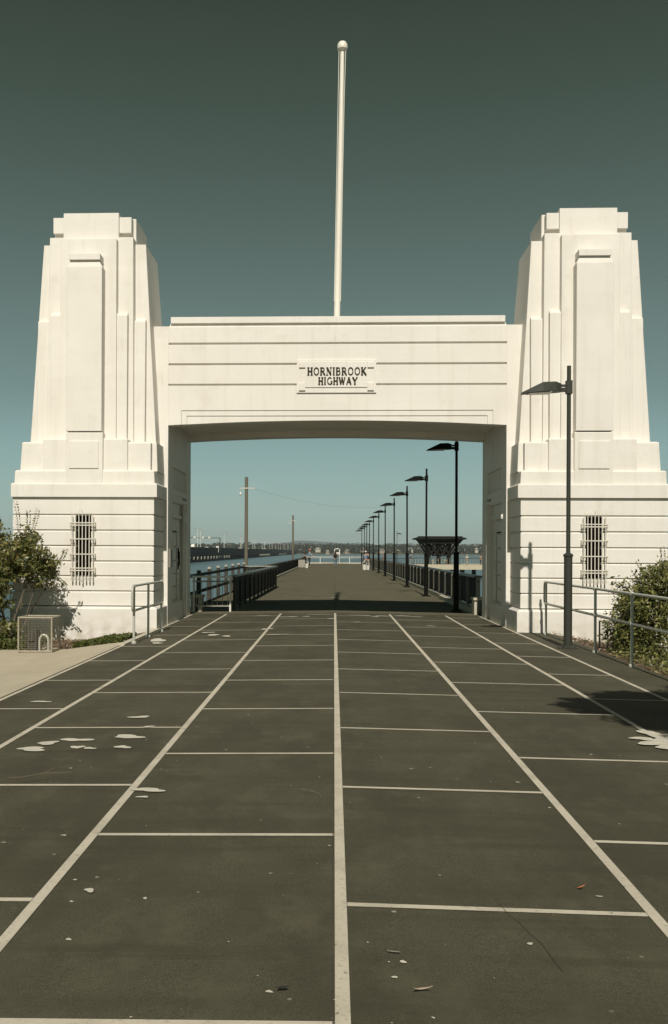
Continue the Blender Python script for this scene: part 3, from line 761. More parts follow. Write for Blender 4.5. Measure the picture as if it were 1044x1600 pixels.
for k in range(22):
    y = 300 + k * 48
    if m0 is None:
        m0 = thing('light_mast', (-62, y, 2.3), '', 'light mast', 'thin light masts standing on the highway viaduct')
        b = MB(); b.tube([(0, 0, 0), (0, 0, 8.5)], [.14, .10], 6); b.build('mast', M['whitepaint'], m0)
        b = MB(); b.tube([(-1.2, 0, 8.55), (0, 0, 8.4), (1.2, 0, 8.55)], .05, 5); b.box(-1.6, -1.1, -.12, .12, 8.5, 8.62); b.box(1.1, 1.6, -.12, .12, 8.5, 8.62); b.build('lamp_arm', M['viad_light'], m0)
        t = m0
    else: t = copy_tree(m0)
    t.location = (-62 if k % 2 else -56.5, y, 2.3)
    t['label'] = 'thin pale light mast among many on the distant highway viaduct'
g = thing('sign_gantry', (-62, 460, 2.3), 'overhead gantry with round white lamps spanning the highway viaduct', 'gantry'); off = (-62, 460, 2.3)
b = MB(); b.box(-70.5, -54.6, 459.8, 460.2, 7.7, 8.0); b.build('crossbeam', M['viad'], g, off)
for x in (-70.4, -54.8):
    b = MB(); b.box(x - .2, x + .2, 459.8, 460.2, 1.3, 7.7); b.build('leg', M['viad'], g, off)
for x in (-67.0, -63.0, -60.0):
    b = MB(); b.lathe((x, 459.6, 7.3), [(.1, 0), (.6, .2), (.65, .7), (.3, 1.1)], 8); b.build('signal_lamp', M['whitepaint'], g, off, smooth=True)
b = MB(); b.box(-56.0, -54.7, 453.8, 454.2, .9, 3.9); b.build('sign_panel', M['whitepaint'], g, off)
b = MB(); b.box(-55.6, -55.1, 453.7, 453.8, 1.7, 3.2); b.build('sign_symbol', M['slat'], g, off)
def far_car(x, y, z, L_, col, label, tall=0):
    t = thing('car', (x, y, z), label, 'car', 'vehicles on the distant highway viaduct')
    h = .95 + tall
    b = MB(); b.pxz([(-L_ / 2, .3), (L_ / 2, .3), (L_ / 2, .75), (L_ * .33, .95), (-L_ * .45, .98), (-L_ / 2, .8)], -.85, .85); b.build('body', col, t, bevel=.06)
    b = MB(); b.loft([[(-L_ * .42, -.78, .95), (L_ * .28, -.78, .95), (L_ * .28, .78, .95), (-L_ * .42, .78, .95)], [(-L_ * .3, -.65, .55 + h), (L_ * .1, -.65, .55 + h), (L_ * .1, .65, .55 + h), (-L_ * .3, .65, .55 + h)]]); b.build('cabin', M['viad'] if not tall else col, t)
    for sx_ in (-.3, .3):
        for sy in (-1, 1):
            b = MB(); b.tube([(sx_ * L_, sy * .86, .33), (sx_ * L_, sy * .66, .33)], .33, 12); b.build('wheel', M['slat'], t)
    t.rotation_euler = (0, 0, R(90)); return t
far_car(-57.5, 434, 2.4, 5.2, M['whitepaint'], 'white car nearest the gantry leg on the highway viaduct')
far_car(-61.4, 418, 2.4, 7.5, M['whitepaint'], 'white van at the left end of the highway viaduct in view', .6)
far_car(-57.5, 640, 2.5, 5.2, M['whitepaint'], 'small white car farthest along the highway viaduct')

# ------------------------------------------------------------------ far jetty with shelter (right)
jt = thing('fishing_jetty', (20, 172, -3), 'concrete fishing jetty platform standing on piles in the water to the right', 'jetty'); off = (20, 172, -3)
b = MB(); b.box(13.8, 28.6, 165, 182, -1.35, -.55); b.build('platform', M['slab'], jt, off)
b = MB(); b.box(3.5, 14.2, 168.5, 172, -1.0, -.62); b.build('gangway', M['slab'], jt, off)
for x in (14.5, 18, 22, 26, 28):
    for y in (166, 180):
        b = MB(); b.tube([(x, y, -5), (x, y, -1.35)], .4, 10); b.build('pile', M['brownpile'], jt, off, smooth=True)
b = MB()
for k in range(31): b.box(13.9 + k * .49 - .03, 13.9 + k * .49 + .03, 165.05, 165.12, -.55, .55)
b.build('balusters', M['greywood'], jt, off)
b = MB(); b.box(13.8, 28.6, 165.02, 165.16, .55, .66); b.build('handrail', M['timber'], jt, off)
b = MB()
for k in range(24): b.box(3.6 + k * .45 - .02, 3.6 + k * .45 + .02, 168.5, 168.56, -.6, .5)
b.box(3.5, 14.2, 168.5, 168.6, .45, .55); b.build('gangway_railing', M['timber'], jt, off)
st = thing('shelter', (18.8, 174, -.55), 'dark timber picnic shelter with a wide flat roof on raking struts on the jetty', 'shelter'); off = (18.8, 174, -.55)
b = MB(); b.stack([(15.6, 22.2, 171, 177, 3.1), (15.0, 22.8, 171, 177, 3.8), (14.2, 23.5, 170.3, 177.7, 3.95), (14.6, 23.1, 170.6, 177.4, 4.2), (15.2, 22.5, 171, 177, 4.3)])
for k in range(15): b.box(15.2 + k * .52, 15.4 + k * .52, 170.9, 177, 4.3, 4.45)
b.build('roof', M['roofdark'], st, off)
for x in (17.0, 18.8, 20.6):
    for y in (172.5, 175.5):
        b = MB(); b.box(x - .2, x + .2, y - .2, y + .2, -.55, 3.5); b.build('column', M['roofdark'], st, off)
for x0, x1 in ((17.0, 15.3), (17.0, 18.6), (20.6, 18.9), (20.6, 22.4), (18.8, 16.6), (18.8, 21.0), (17.6, 16.0), (20.0, 21.7), (18.2, 17.3), (19.4, 20.3), (17.9, 19.4), (19.7, 18.2)):
    for y in (171.6, 176.0):
        b = MB(); b.tube([(x0, y, .9), (x1, y, 3.6)], .15, 6); b.build('strut', M['roofdark'], st, off)
b = MB(); b.box(17.4, 20.4, 173, 174.5, .1, .25); b.box(17.6, 17.8, 173.2, 174.3, -.55, .1); b.box(20.0, 20.2, 173.2, 174.3, -.55, .1); b.build('bench', M['slab'], st, off)
t = copy_tree(L0); t.location = (8.9, 150, -1.4); t['label'] = 'lone street lamp with its head to the right standing on the jetty gangway'; t.rotation_euler = (0, 0, PI); t['group'] = 'lamps on the jetty'
t.scale = (1, 1, 1.0); t.location = (11.0, 168.8, -.6); t.scale = (1, 1, 1.15)

# marker frame at the pier end
t = thing('marker_frame', (.35, 133.5, 0), 'small white frame with a dark opening standing at the far end of the pier', 'frame'); off = (.35, 133.5, 0)
b = MB(); b.box(.0, .12, 133.4, 133.6, 1.2, 2.15); b.box(.68, .8, 133.4, 133.6, 1.2, 2.15); b.box(0, .8, 133.4, 133.6, 2.0, 2.2); b.build('frame', M['whitepaint'], t, off)
b = MB(); b.box(.05, .75, 133.42, 133.58, 1.3, 1.55); b.build('panel', M['whitepaint'], t, off)
b = MB(); b.box(.06, .12, 133.45, 133.55, -.02, 1.2); b.box(.68, .74, 133.45, 133.55, -.02, 1.2); b.build('posts', M['whitepaint'], t, off)
b = MB(); b.box(-.08, .88, 133.3, 133.7, 2.2, 2.27); b.build('roof', M['timber'], t, off)

# ------------------------------------------------------------------ far shore and hills
b = MB()
for (x0, x1, y0, y1, z1) in ((-2500, 2500, 1400, 1480, -1.5), (-2500, 2500, 1480, 2600, 3.5)):
    pass
ys = [1398, 1402, 1450, 1600, 2200, 4000, 9000]; zs = [-3.6, -2.2, -.5, 2, 4, 4, 4]
xs = [-4000 + 400 * i for i in range(21)]
vs = [(x, y + 14 * math.sin(x * .013), z) for y, z in zip(ys, zs) for x in xs]; n = len(xs)
b.add(vs, [(j * n + i, j * n + i + 1, (j + 1) * n + i + 1, (j + 1) * n + i) for j in range(len(ys) - 1) for i in range(n - 1)])
b.build('far_shore_ground', M['shore'], kind='structure', raw=True)
def px2x(px, Y):
    a = (px - 459) / 1500; return -.04 + (a * math.cos(PHI) - math.sin(PHI)) / (math.cos(PHI) + a * math.sin(PHI)) * Y
prof = [(-600, 5), (0, 6), (200, 5), (300, 5), (380, 8), (420, 9), (445, 13), (465, 16.5), (485, 16), (510, 14.5), (540, 12), (570, 8), (620, 6), (700, 7), (725, 11), (745, 13), (765, 11), (800, 9), (1000, 8), (1700, 6)]
b = MB(); YH = 7600
vs = []; rh = random.Random(5)
P = []
for (xa, ha), (xb, hb) in zip(prof, prof[1:]):
    k = max(2, int((xb - xa) / 6))
    for i in range(k): f = i / k; f2 = f * f * (3 - 2 * f); P.append((xa + (xb - xa) * f, ha + (hb - ha) * f2 + rh.uniform(-.15, .15)))
for px, h in P:
    X = px2x(px, YH); H = 1.7 + h / 1500 * YH
    vs += [(X, YH - 900, 0), (X, YH - 350, H * .55 + rh.uniform(-3, 3)), (X, YH, H), (X, YH + 900, 0)]
b.add(vs, [(i * 4 + j, i * 4 + 4 + j, i * 4 + 5 + j, i * 4 + 1 + j) for i in range(len(P) - 1) for j in range(3)])
b.build('hills', M['hill'], kind='structure', raw=True, smooth=2)

def leafquad(vs, fs, c, s, rg, flat=0):
    a = Vector((rg.gauss(0, 1), rg.gauss(0, 1), rg.gauss(0, 1) * (1 - flat))).normalized()
    q = Vector((rg.gauss(0, 1), rg.gauss(0, 1), rg.gauss(0, 1) + flat)); w = a.cross(q)
    if w.length < 1e-3: return
    w.normalize(); k = len(vs)
    vs += [tuple(c - a * s), tuple(c + w * s * .42), tuple(c + a * s), tuple(c - w * s * .42)]
    fs.append((k, k + 1, k + 2, k + 3))
def mesh_obj(name, vs, fs, mat, parent=None, loc=(0, 0, 0)):
    me = bpy.data.meshes.new(name); me.from_pydata(vs, [], fs); me.materials.append(mat)
    o = bpy.data.objects.new(name, me); COL.objects.link(o); o.location = loc if parent is None else (0, 0, 0)
    if parent: o.parent = parent
    return o
rg = random.Random(11); vs, fs = [], []
for i in range(1500):
    px = rg.uniform(255, 800); Y = rg.choice([1415, 1440, 1480, 1560, 1700, 1900]) + rg.uniform(-10, 30)
    x = px2x(px, Y); base = -1 if Y < 1500 else 2
    H = rg.uniform(4, 9) + 3.5 * math.sin(x * .011 + Y) * .6 + (Y - 1400) * .012
    r_ = rg.uniform(4, 8)
    for k in range(26):
        c = Vector((x + rg.gauss(0, r_ * .5), Y + rg.gauss(0, r_ * .4), base + rg.uniform(.1, 1) ** .7 * H))
        leafquad(vs, fs, c, rg.uniform(1.3, 2.6), rg)
o = mesh_obj('far_treeline', vs, fs, M['fartree']); o['kind'] = 'stuff'
rg = random.Random(21)
hw = [simple('house_wall', (.45, .42, .35), .9), simple('house_wall_tan', (.30, .25, .19), .9)]; hr = [simple('house_roof', (.34, .30, .24), .9), simple('house_roof_grey', (.2, .2, .18), .9)]
hp = [(375, 1420), (398, 1450), (412, 1440), (448, 1430), (497, 1425), (512, 1402), (536, 1480), (543, 1425), (556, 1460), (566, 1430), (588, 1480), (597, 1425), (612, 1500), (622, 1440), (640, 1430), (660, 1470), (744, 1422), (752, 1440)]
nmz = ['leftmost', 'second', 'third', 'fourth', 'fifth', 'sixth', 'seventh', 'eighth', 'ninth', 'tenth', 'eleventh', 'twelfth', 'thirteenth', 'fourteenth', 'fifteenth', 'sixteenth', 'seventeenth', 'rightmost']
for i, (px, Y) in enumerate(hp):
    x = px2x(px, Y - 15); w = rg.uniform(4, 10); h = rg.uniform(2, 3.2); z = rg.uniform(-1, 4); y = Y - 20; dd = 8
    t = thing('house', (x, y, z), '%s of the tiny pale houses along the far shore, from the left' % nmz[i], 'house', 'houses on the far shore')
    b = MB(); b.box(-w / 2, w / 2, 0, dd, -3, h); b.build('wall', hw[i % 2], t)
    b = MB(); b.loft([[(-w / 2 - .5, -.5, h), (w / 2 + .5, -.5, h), (w / 2 + .5, dd + .5, h), (-w / 2 - .5, dd + .5, h)], [(-w / 2 + 2, dd / 2 - .3, h + 2), (w / 2 - 2, dd / 2 - .3, h + 2), (w / 2 - 2, dd / 2 + .3, h + 2), (-w / 2 + 2, dd / 2 + .3, h + 2)]]); b.build('roof', hr[(i // 2) % 2], t)
    for s in (-.25, .25):
        b = MB(); b.box(s * w - .7, s * w + .7, -.06, 0, h * .35, h * .75); b.build('window', M['dark'], t)

# ------------------------------------------------------------------ shrubs, tree, grass
def shrub(name, loc, label, cat, blobs, nleaf, ls, mat, stems, seed, sprigs=()):
    t = thing(name, loc, label, cat); rg = random.Random(seed); vs, fs = [], []
    tot = sum(b_[3] * b_[4] * b_[5] for b_ in blobs) ** 1
    for (cx, cy, cz, rx, ry, rz) in blobs:
        n = int(nleaf * rx * ry * rz / tot); cl = []
        for _ in range(max(8, int(n / 42))):
            d_ = Vector((rg.gauss(0, 1), rg.gauss(0, 1), rg.gauss(0, 1))).normalized() * rg.uniform(.35, 1.05)
            cl.append(Vector((cx + d_.x * rx, cy + d_.y * ry, cz + d_.z * rz)))
        for _ in range(n):
            c = rg.choice(cl) + Vector((rg.gauss(0, .07), rg.gauss(0, .07), rg.gauss(0, .065)))
            leafquad(vs, fs, c, ls * rg.uniform(.45, 1.35), rg, .3)
    b = MB()
    for (a, c_) in sprigs:
        A_, B_ = Vector(a), Vector(c_)
        for k in range(16):
            f = k / 15; p = A_.lerp(B_, f) + Vector((.05 * math.sin(f * 3), 0, 0))
            for s in (-1, 1):
                leafquad(vs, fs, p + Vector((s * .035, 0, .01)), ls * .8, rg)
        b.tube([tuple(A_), tuple(A_.lerp(B_, .5) + Vector((.04, 0, 0))), tuple(B_)], [.008, .006, .003], 5)
    for st_ in stems: b.tube(st_, [.035 * (1 - .75 * i / (len(st_) - 1)) for i in range(len(st_))], 6)
    for (cx, cy, cz, rx, ry, rz) in blobs:
        for _ in range(7):
            d_ = Vector((rg.gauss(0, 1), rg.gauss(0, .8), abs(rg.gauss(0, 1)) * .8)).normalized()
            b.tube([(cx * .6, cy * .6, max(.1, cz * .4)), (cx * .9, cy * .9, cz * .8), (cx + d_.x * rx * .85, cy + d_.y * ry * .85, cz + d_.z * rz * .85)], [.016, .011, .004], 5)
    b.build('stem', M['bark'], t, smooth=True)
    mesh_obj('foliage', vs, fs, mat, t)
    return t
shrub('shrub', (-6.86, 19.95, -.3), 'tall leafy shrub with drooping olive leaves in front of the left pylon', 'shrub',
      [(.35, .1, 1.85, .62, .6, .5), (-.35, 0, 1.35, .6, .55, .55), (.55, .1, 1.45, .38, .4, .28), (-.6, .1, 2.2, .35, .5, .7), (-.5, -.1, .75, .4, .45, .35), (-.75, -.3, .55, .4, .5, .4), (-1.3, 0, 1.6, .6, .6, 1.1), (-.75, -.2, 2.75, .25, .4, .4), (-.35, -.3, .9, .35, .35, .35), (-.05, -.25, .35, .35, .3, .25), (-.3, .2, 1.9, .5, .5, .5)],
      25000, .052, M['leafL'], [[(0, 0, 0), (.1, .05, .6), (.3, .1, 1.2), (.5, .1, 1.8)], [(0, 0, 0), (-.15, 0, .7), (-.3, 0, 1.5), (-.5, .05, 2.3)], [(.05, .1, 0), (.3, .2, .5), (.6, .3, 1.1)]], 5,
      [((.2, -.1, 2.1), (.15, -.15, 3.0)), ((.3, -.1, 2.1), (.42, -.1, 2.8)), ((.35, -.1, 2.1), (.62, -.1, 2.85)), ((.8, .1, 1.5), (1.15, .1, 1.25)), ((.9, .1, 1.6), (1.15, .1, 2.0))])
shrub('shrub', (6.42, 17.6, -.35), 'bright green twiggy shrub behind the handrail in front of the right pylon', 'shrub',
      [(-.2, .2, 1.45, .62, .6, .45), (-.75, .1, .95, .5, .6, .5), (.4, 0, 1.5, .6, .7, .55), (-.1, -.3, .8, .7, .6, .5), (-.95, .1, .45, .4, .6, .4), (.7, -.4, .8, .7, .7, .6), (-.4, -1.1, .45, .55, .6, .4), (.1, -1.8, .5, .6, .7, .45), (-.2, -2.7, .35, .5, .6, .35), (-1.1, -.1, 1.1, .38, .4, .42), (-1.15, .1, .6, .35, .5, .4), (-.7, 0, 1.45, .4, .4, .35), (.6, 0, 1.85, .5, .5, .35)],
      46000, .042, M['leafR'], [[(0, 0, 0), (-.2, .05, .6), (-.5, .1, 1.2), (-.7, .1, 1.7)], [(0, 0, 0), (.15, 0, .7), (.1, 0, 1.5)], [(-.1, -.2, 0), (-.5, -.3, .5), (-.9, -.2, 1.0)]], 9,
      [((-.6, 0, 1.5), (-.55, 0, 2.15)), ((-.8, 0, 1.3), (-1.0, 0, 1.9)), ((.2, 0, 1.8), (.3, 0, 2.3)), ((-1.0, 0, 1.1), (-1.5, 0, 1.35)), ((-.3, 0, 1.8), (-.35, 0, 2.2))])
# roadside tree whose crown shades the right foreground; it stands just outside the picture
t = thing('tree', (5.85, 4.6, -.3), 'roadside tree beside the right edge of the road, its crown shading the asphalt', 'tree'); rg = random.Random(4); vs, fs = [], []
for (cx, cy, cz, rx, ry, rz) in [(-1.6, .3, 5.9, 1.5, 1.2, .7), (-.4, .6, 6.2, 1.5, 1.3, .9), (-2.6, .6, 5.7, .75, .65, .3), (.8, 0, 6, 1.5, 1.3, 1.0), (-1.2, 1.1, 5.7, 1.1, .55, .4), (-2.2, 1.3, 5.9, .5, .3, .25), (-1.5, -.9, 5.9, 1.3, .9, .5), (-2.2, -.5, 5.8, .7, .5, .3), (-.2, -1.2, 6.0, 1.3, .8, .5)]:
    for _ in range(int(5200 * rx * ry)):
        d_ = Vector((rg.gauss(0, 1), rg.gauss(0, 1), rg.gauss(0, 1))).normalized() * rg.uniform(.2, 1.0) ** .5
        k = 1 + .18 * math.sin(9 * math.atan2(d_.y, d_.x) + cz)
        leafquad(vs, fs, Vector((cx + d_.x * rx * k, cy + d_.y * ry * k, cz + d_.z * rz)), .075, rg)
mesh_obj('crown', vs, fs, M['leafT'], t)
b = MB(); b.tube([(0, 0, 0), (.05, .1, 1.5), (-.1, .2, 3), (-.4, .3, 4.6), (-1.0, .4, 5.8)], [.2, .17, .14, .1, .04], 10)
for q in ([(-.1, .2, 3), (.5, .1, 4.5), (.9, 0, 5.9)], [(-.3, .3, 4.2), (-1.2, .5, 5.0), (-2.3, .6, 5.7)], [(-.2, .25, 3.8), (-.3, .7, 5), (-.9, 1.1, 5.8)]): b.tube(q, [.09, .06, .02], 8)
b.build('trunk', M['bark'], t, smooth=True)

def patch(name, mat, n, fx, ls, seed, flat=0):
    rg = random.Random(seed); vs, fs = [], []
    for _ in range(n):
        x, y, z = fx(rg)
        leafquad(vs, fs, Vector((x, y, z)), ls * rg.uniform(.6, 1.3), rg, flat)
    o = mesh_obj(name, vs, fs, mat); o['kind'] = 'stuff'; return o
def f_grass(rg):
    x = -rg.uniform(4.15, 5.3); y = rg.uniform(18.75 - (x + 4.2) * .35 + .0, 19.9) if True else 0
    k = .5 + .5 * math.sin(x * 7) * math.sin(y * 5)
    return x, y, lz(x, 0) + rg.uniform(.01, .09 + .05 * k)
patch('grass', M['grass'], 6000, f_grass, .035, 31)
def f_grass2(rg):
    x = -rg.uniform(6.15, 9); y = rg.uniform(19.1, 20.8)
    return x, y, lz(x, 0) + rg.uniform(.01, .22)
patch('grass', M['grass'], 9000, f_grass2, .045, 32)
def f_mulch(rg):
    x = -rg.uniform(4.9, 6.6); y = rg.uniform(19.3, 21.1)
    return x, y, lz(x, 0) + rg.uniform(.005, .06)
patch('leaf_litter', M['mulch'], 4500, f_mulch, .03, 33, .6)
def f_mulch2(rg):
    x = rg.uniform(4.7, 8); y = rg.uniform(11, 21)
    return x, y, lz(x - .71, 0) + rg.uniform(.0, .05)
patch('leaf_litter', M['mulch'], 5000, f_mulch2, .03, 34, .6)
def f_gc(rg):
    x = rg.uniform(4.8, 6.2); y = rg.uniform(12.0, 17.5)
    return x, y, lz(x - .71, 0) + rg.uniform(.0, .28) * min(1, (x - 4.72) * 1.6)
patch('ground_cover', M['leafR'], 2500, f_gc, .04, 35, .2)
b = MB(); rgk = random.Random(77)
b.box(-4.02, -3.90, 17.6, 21.2, -.2, -.035); b.build('edge_kerb', M['kerb'], kind='structure')


# wire cage
def cage(x, y, z, label, pipe):
    t = thing('wire_cage', (x, y, z), label, 'wire cage', 'wire mesh cages by the pylons'); w, d_, h = .66, .57, .68
    b = MB(); r_ = .017
    for (a, c_) in (((0, 0), (w, 0)), ((w, 0), (w, d_)), ((w, d_), (0, d_)), ((0, d_), (0, 0))):
        for zz in (.02, h): b.tube([(a[0], a[1], zz), (c_[0], c_[1], zz)], r_, 6)
        b.tube([(a[0], a[1], 0), (a[0], a[1], h)], r_, 6)
    b.build('frame', M['cagewire'], t)
    b = MB(); q = .0014
    for k in range(1, 18):
        zz = h * k / 18; b.tube([(0, 0, zz), (w, 0, zz), (w, d_, zz), (0, d_, zz)], q, 4, True)
    for k in range(1, 10):
        xx = w * k / 10; b.tube([(xx, 0, 0), (xx, 0, h), (xx, d_, h), (xx, d_, 0)], q, 4)
    for k in range(1, 9):
        yy = d_ * k / 9; b.tube([(w, yy, 0), (w, yy, h), (0, yy, h), (0, yy, 0)], q, 4)
    b.build('wire_mesh', M['cagewire'], t)
    if pipe:
        b = MB(); b.tube([(.34, .25, 0), (.34, .25, .2), (.352, .25, .265), (.385, .25, .31), (.43, .25, .325), (.475, .25, .31), (.508, .25, .265), (.52, .25, .2), (.52, .25, .0)], .022, 8); o = b.build('water_pipe', M['galv'], None, (0, 0, 0), smooth=True); o.location = (x, y, z); tag(o, 'bent galvanised water pipe inside the wire cage by the left pylon', 'pipe')
        b = MB(); b.box(.1, .3, .2, .42, 0, .42); b.box(.14, .26, .16, .2, .2, .38); o = b.build('water_meter', M['timber'], None, (0, 0, 0), bevel=.01); o.location = (x, y, z); tag(o, 'dark valve box inside the wire cage by the left pylon', 'valve box')
    return t
cage(-6.22, 18.6, -.31, 'wire mesh cage on a frame over a water pipe beside the left shrub', True)
cage(5.2, 18.6, -.33, 'wire mesh cage half hidden behind the right handrail and shrub', False)

# litter on the road
def leaf_item(name, x, y, L_, w, rot_, mat, label, cat, curl=.02):
    b = MB(); n = 8; top = []; bot = []
    for i in range(n + 1):
        f = i / n; ww = w * math.sin(PI * f) ** .7 + .0005; xx = (f - .5) * L_; zz = .004 + curl * (2 * f - 1) ** 2
        yo = curl * 1.5 * math.sin(f * PI)
        top.append((xx, ww + yo, zz)); bot.append((xx, -ww + yo, zz + .003))
    b.add(top + bot, [(i, n + 1 + i, n + 2 + i, i + 1) for i in range(n)])
    o = b.build(name, mat, None, (0, 0, 0)); o.location = (x, y, gz(x) + .006); o.rotation_euler = (0, 0, rot_); s = o.modifiers.new('thick', 'SOLIDIFY'); s.thickness = .0012
    tag(o, label, cat); return o
leaf_item('fallen_leaf', .31, 3.71, .075, .009, .25, simple('pale_leaf', (.55, .42, .30), .7), 'curled pale pink fallen leaf on the asphalt right of the centre line', 'leaf')
leaf_item('fallen_leaf', .22, 4.07, .055, .007, -.2, simple('grey_leaf', (.30, .27, .2), .7), 'straight grey fallen leaf on the asphalt just right of the centre line', 'leaf', .004)
leaf_item('fallen_leaf', 1.24, 4.93, .03, .009, 1.1, simple('orange_leaf', (.42, .16, .06), .7), 'small orange fallen leaf between centre line and the next line to the right', 'leaf')
leaf_item('fallen_leaf', -.23, 3.70, .05, .012, .2, simple('black_leaf', (.02, .018, .014), .7), 'dark shrivelled fallen leaf just left of the centre line', 'leaf', .01)
leaf_item('fallen_leaf', -2.42, 5.3, .035, .007, -.3, simple('tan_leaf', (.42, .34, .22), .7), 'tan fallen leaf near the left edge of the picture', 'leaf', .006)
leaf_item('fallen_leaf', 1.72, 3.68, .075, .0025, .0, M['post_tan'], 'straw coloured thin leaf near the bottom right of the picture', 'leaf', .001)
M['twig'] = simple('pale_twig', (.17, .13, .085), .9)
def twig(pts, label, r_=.0028):
    b = MB()
    for p in pts: b.tube(p, [r_, r_ * .8] + [r_ * .5] * (len(p) - 2), 5)
    x, y = pts[0][0][0], pts[0][0][1]; o = b.build('twig', M['twig'], None, (x, y, gz(x))); tag(o, label, 'twig')
twig([[(-.28, 6.78, .02), (-.2, 6.7, .03), (-.13, 6.66, .02), (-.12, 6.55, .015)]], 'short bent twig on the asphalt left of the centre line')
twig([[(-2.35, 7.0, .02), (-2.2, 7.1, .03), (-2.0, 7.15, .03)], [(-2.2, 7.1, .03), (-2.15, 7.2, .05)], [(-2.35, 7, .02), (-2.42, 6.95, .03)]], 'dark branching twig at the left edge of the road')
twig([[(-3.1, 11.2, 0), (-2.95, 11.4, .03), (-2.8, 11.7, .03)], [(-2.95, 11.4, .03), (-2.9, 11.3, .05)]], 'thin dark twig farther up the left lane of the road')

# ------------------------------------------------------------------ people
def skin_obj(name, verts, edges, radii, mat, parent, root=0, sub=1):
    me = bpy.data.meshes.new(name); me.from_pydata(verts, edges, []); me.materials.append(mat)
    o = bpy.data.objects.new(name, me); COL.objects.link(o); o.parent = parent
    sk = o.modifiers.new('skin', 'SKIN')
    lay = me.skin_vertices[0] if len(me.skin_vertices) else None
    if lay is None:
        bpy.context.view_layer.objects.active = o; o.select_set(True); bpy.ops.mesh.customdata_skin_add() ; lay = me.skin_vertices[0]; o.select_set(False)
    for i, r_ in enumerate(radii):
        lay.data[i].radius = (r_[0], r_[1]) if isinstance(r_, tuple) else (r_, r_)
    lay.data[root].use_root = True
    sb = o.modifiers.new('sub', 'SUBSURF'); sb.levels = sub; sb.render_levels = sub
    sk.use_smooth_shade = True
    return o
CM = {}
def cm(c):
    if c not in CM: CM[c] = simple('cloth_%d' % len(CM), c, .9, 0, .15, 20)
    return CM[c]
def person(loc, rz, label, top, legs, hair, hat=None, pose='stand', group=None, shorts=False, arm=0, s=1.0):
    t = thing('person', loc, label, 'person', group, rz); t.scale = (s, s, s)
    lean = 0 if pose != 'bend' else .35
    hipz = .93 if pose != 'bend' else .72
    # joints; the figure faces -y
    H = (0, 0, hipz); W_ = (0, -.02 - lean * .3, hipz + .2); Ch = (0, -.03 - lean * .7, hipz + .43); Nk = (0, -.03 - lean * 1.0, hipz + .56)
    hd = (0, -.045 - lean * 1.1, hipz + .66); ht = (0, -.04 - lean * 1.15, hipz + .78)
    st_ = .14 if pose == 'walk' else .03
    kb = .16 if pose == 'bend' else .02
    v = [H, W_, Ch, Nk, hd, ht]; r_ = [(.13, .10), (.125, .09), (.15, .10), .055, (.075, .09), (.07, .08)]; e_ = [(0, 1), (1, 2), (2, 3), (3, 4), (4, 5)]
    LG = {}
    for sd in (-1, 1):
        y = st_ * sd
        kn = (sd * .1, y * .6 - kb, hipz * .53); an = (sd * .1, y + kb * .2, .09); toe = (sd * .11, y - .16 + kb * .2, .035)
        i = len(v); v += [(sd * .09, 0, hipz - .06), kn, an, toe]; r_ += [.085, .058, .04, .03]; e_ += [(0, i), (i, i + 1), (i + 1, i + 2), (i + 2, i + 3)]
        LG[sd] = (v[i], kn, an, toe)
    AR = {}
    for sd in (-1, 1):
        sh = (sd * .185, Ch[1], Ch[2] + .06); f = arm
        el = (sd * .23, Ch[1] - .04 - f * .12, Ch[2] - .2); wr = (sd * (.22 - f * .12), Ch[1] - .1 - f * .28, Ch[2] - .42 + f * .26)
        i = len(v); v += [sh, el, wr]; r_ += [.055, .042, .028]; e_ += [(2, i), (i, i + 1), (i + 1, i + 2)]; AR[sd] = (sh, el, wr)
    body = skin_obj('body', v, e_, r_, M['skin'], t)
    # hands: palm, four fingers, thumb in one small mesh joined to the body object's child
    b = MB()
    for sd in (-1, 1):
        wr = Vector(AR[sd][2]); el = Vector(AR[sd][1]); dr = (wr - el).normalized(); sx_ = Vector((0, 1, 0)) if abs(dr.y) < .8 else Vector((0, 0, 1)); sx_ = (sx_ - dr * sx_.dot(dr)).normalized(); nn = dr.cross(sx_)
        b.tube([tuple(wr), tuple(wr + dr * .04), tuple(wr + dr * .09)], [.027, .036, .034], 8)
        for k, L_ in enumerate((.065, .078, .072, .058)):
            p = wr + dr * .085 + sx_ * (k - 1.5) * .019; b.tube([tuple(p), tuple(p + dr * L_ * .55 + nn * .006 * sd), tuple(p + dr * L_ + nn * .022 * sd)], [.0095, .0085, .006], 6)
        p = wr + dr * .03 - sx_ * .03; b.tube([tuple(p), tuple(p + dr * .03 - sx_ * .022), tuple(p + dr * .06 - sx_ * .026)], [.012, .011, .007], 6)
    b.build('hands', M['skin'], t, smooth=True)
    b = MB(); hx, hy, hz = hd
    b.tube([(hx, hy - .085, hz + .045), (hx, hy - .108, hz + .005), (hx, hy - .09, hz - .002)], [.008, .014, .008], 6); 
    for sd in (-1, 1): b.tube([(sd * .078, hy + .01, hz + .03), (sd * .09, hy + .015, hz + .02), (sd * .08, hy + .01, hz - .02)], [.012, .014, .008], 6)
    b.build('face', M['skin'], t, smooth=True)
    b = MB(); 
    for sd in (-1, 1): b.lathe((sd * .03, hy - .086, hz + .035), [(.006, 0), (.009, .005), (.006, .01)], 6)
    b.box(-.022, .022, hy - .094, hy - .086, hz - .03, hz - .024); b.build('eyes_and_mouth', M['slat'], t)
    # clothes
    g = 1.14
    sv = [W_, Ch, (Nk[0], Nk[1], Nk[2] - .05), (0, H[1], hipz + .03)]; sr = [(.138, .105), (.168, .115), .08, (.15, .12)]; se = [(3, 0), (0, 1), (1, 2)]
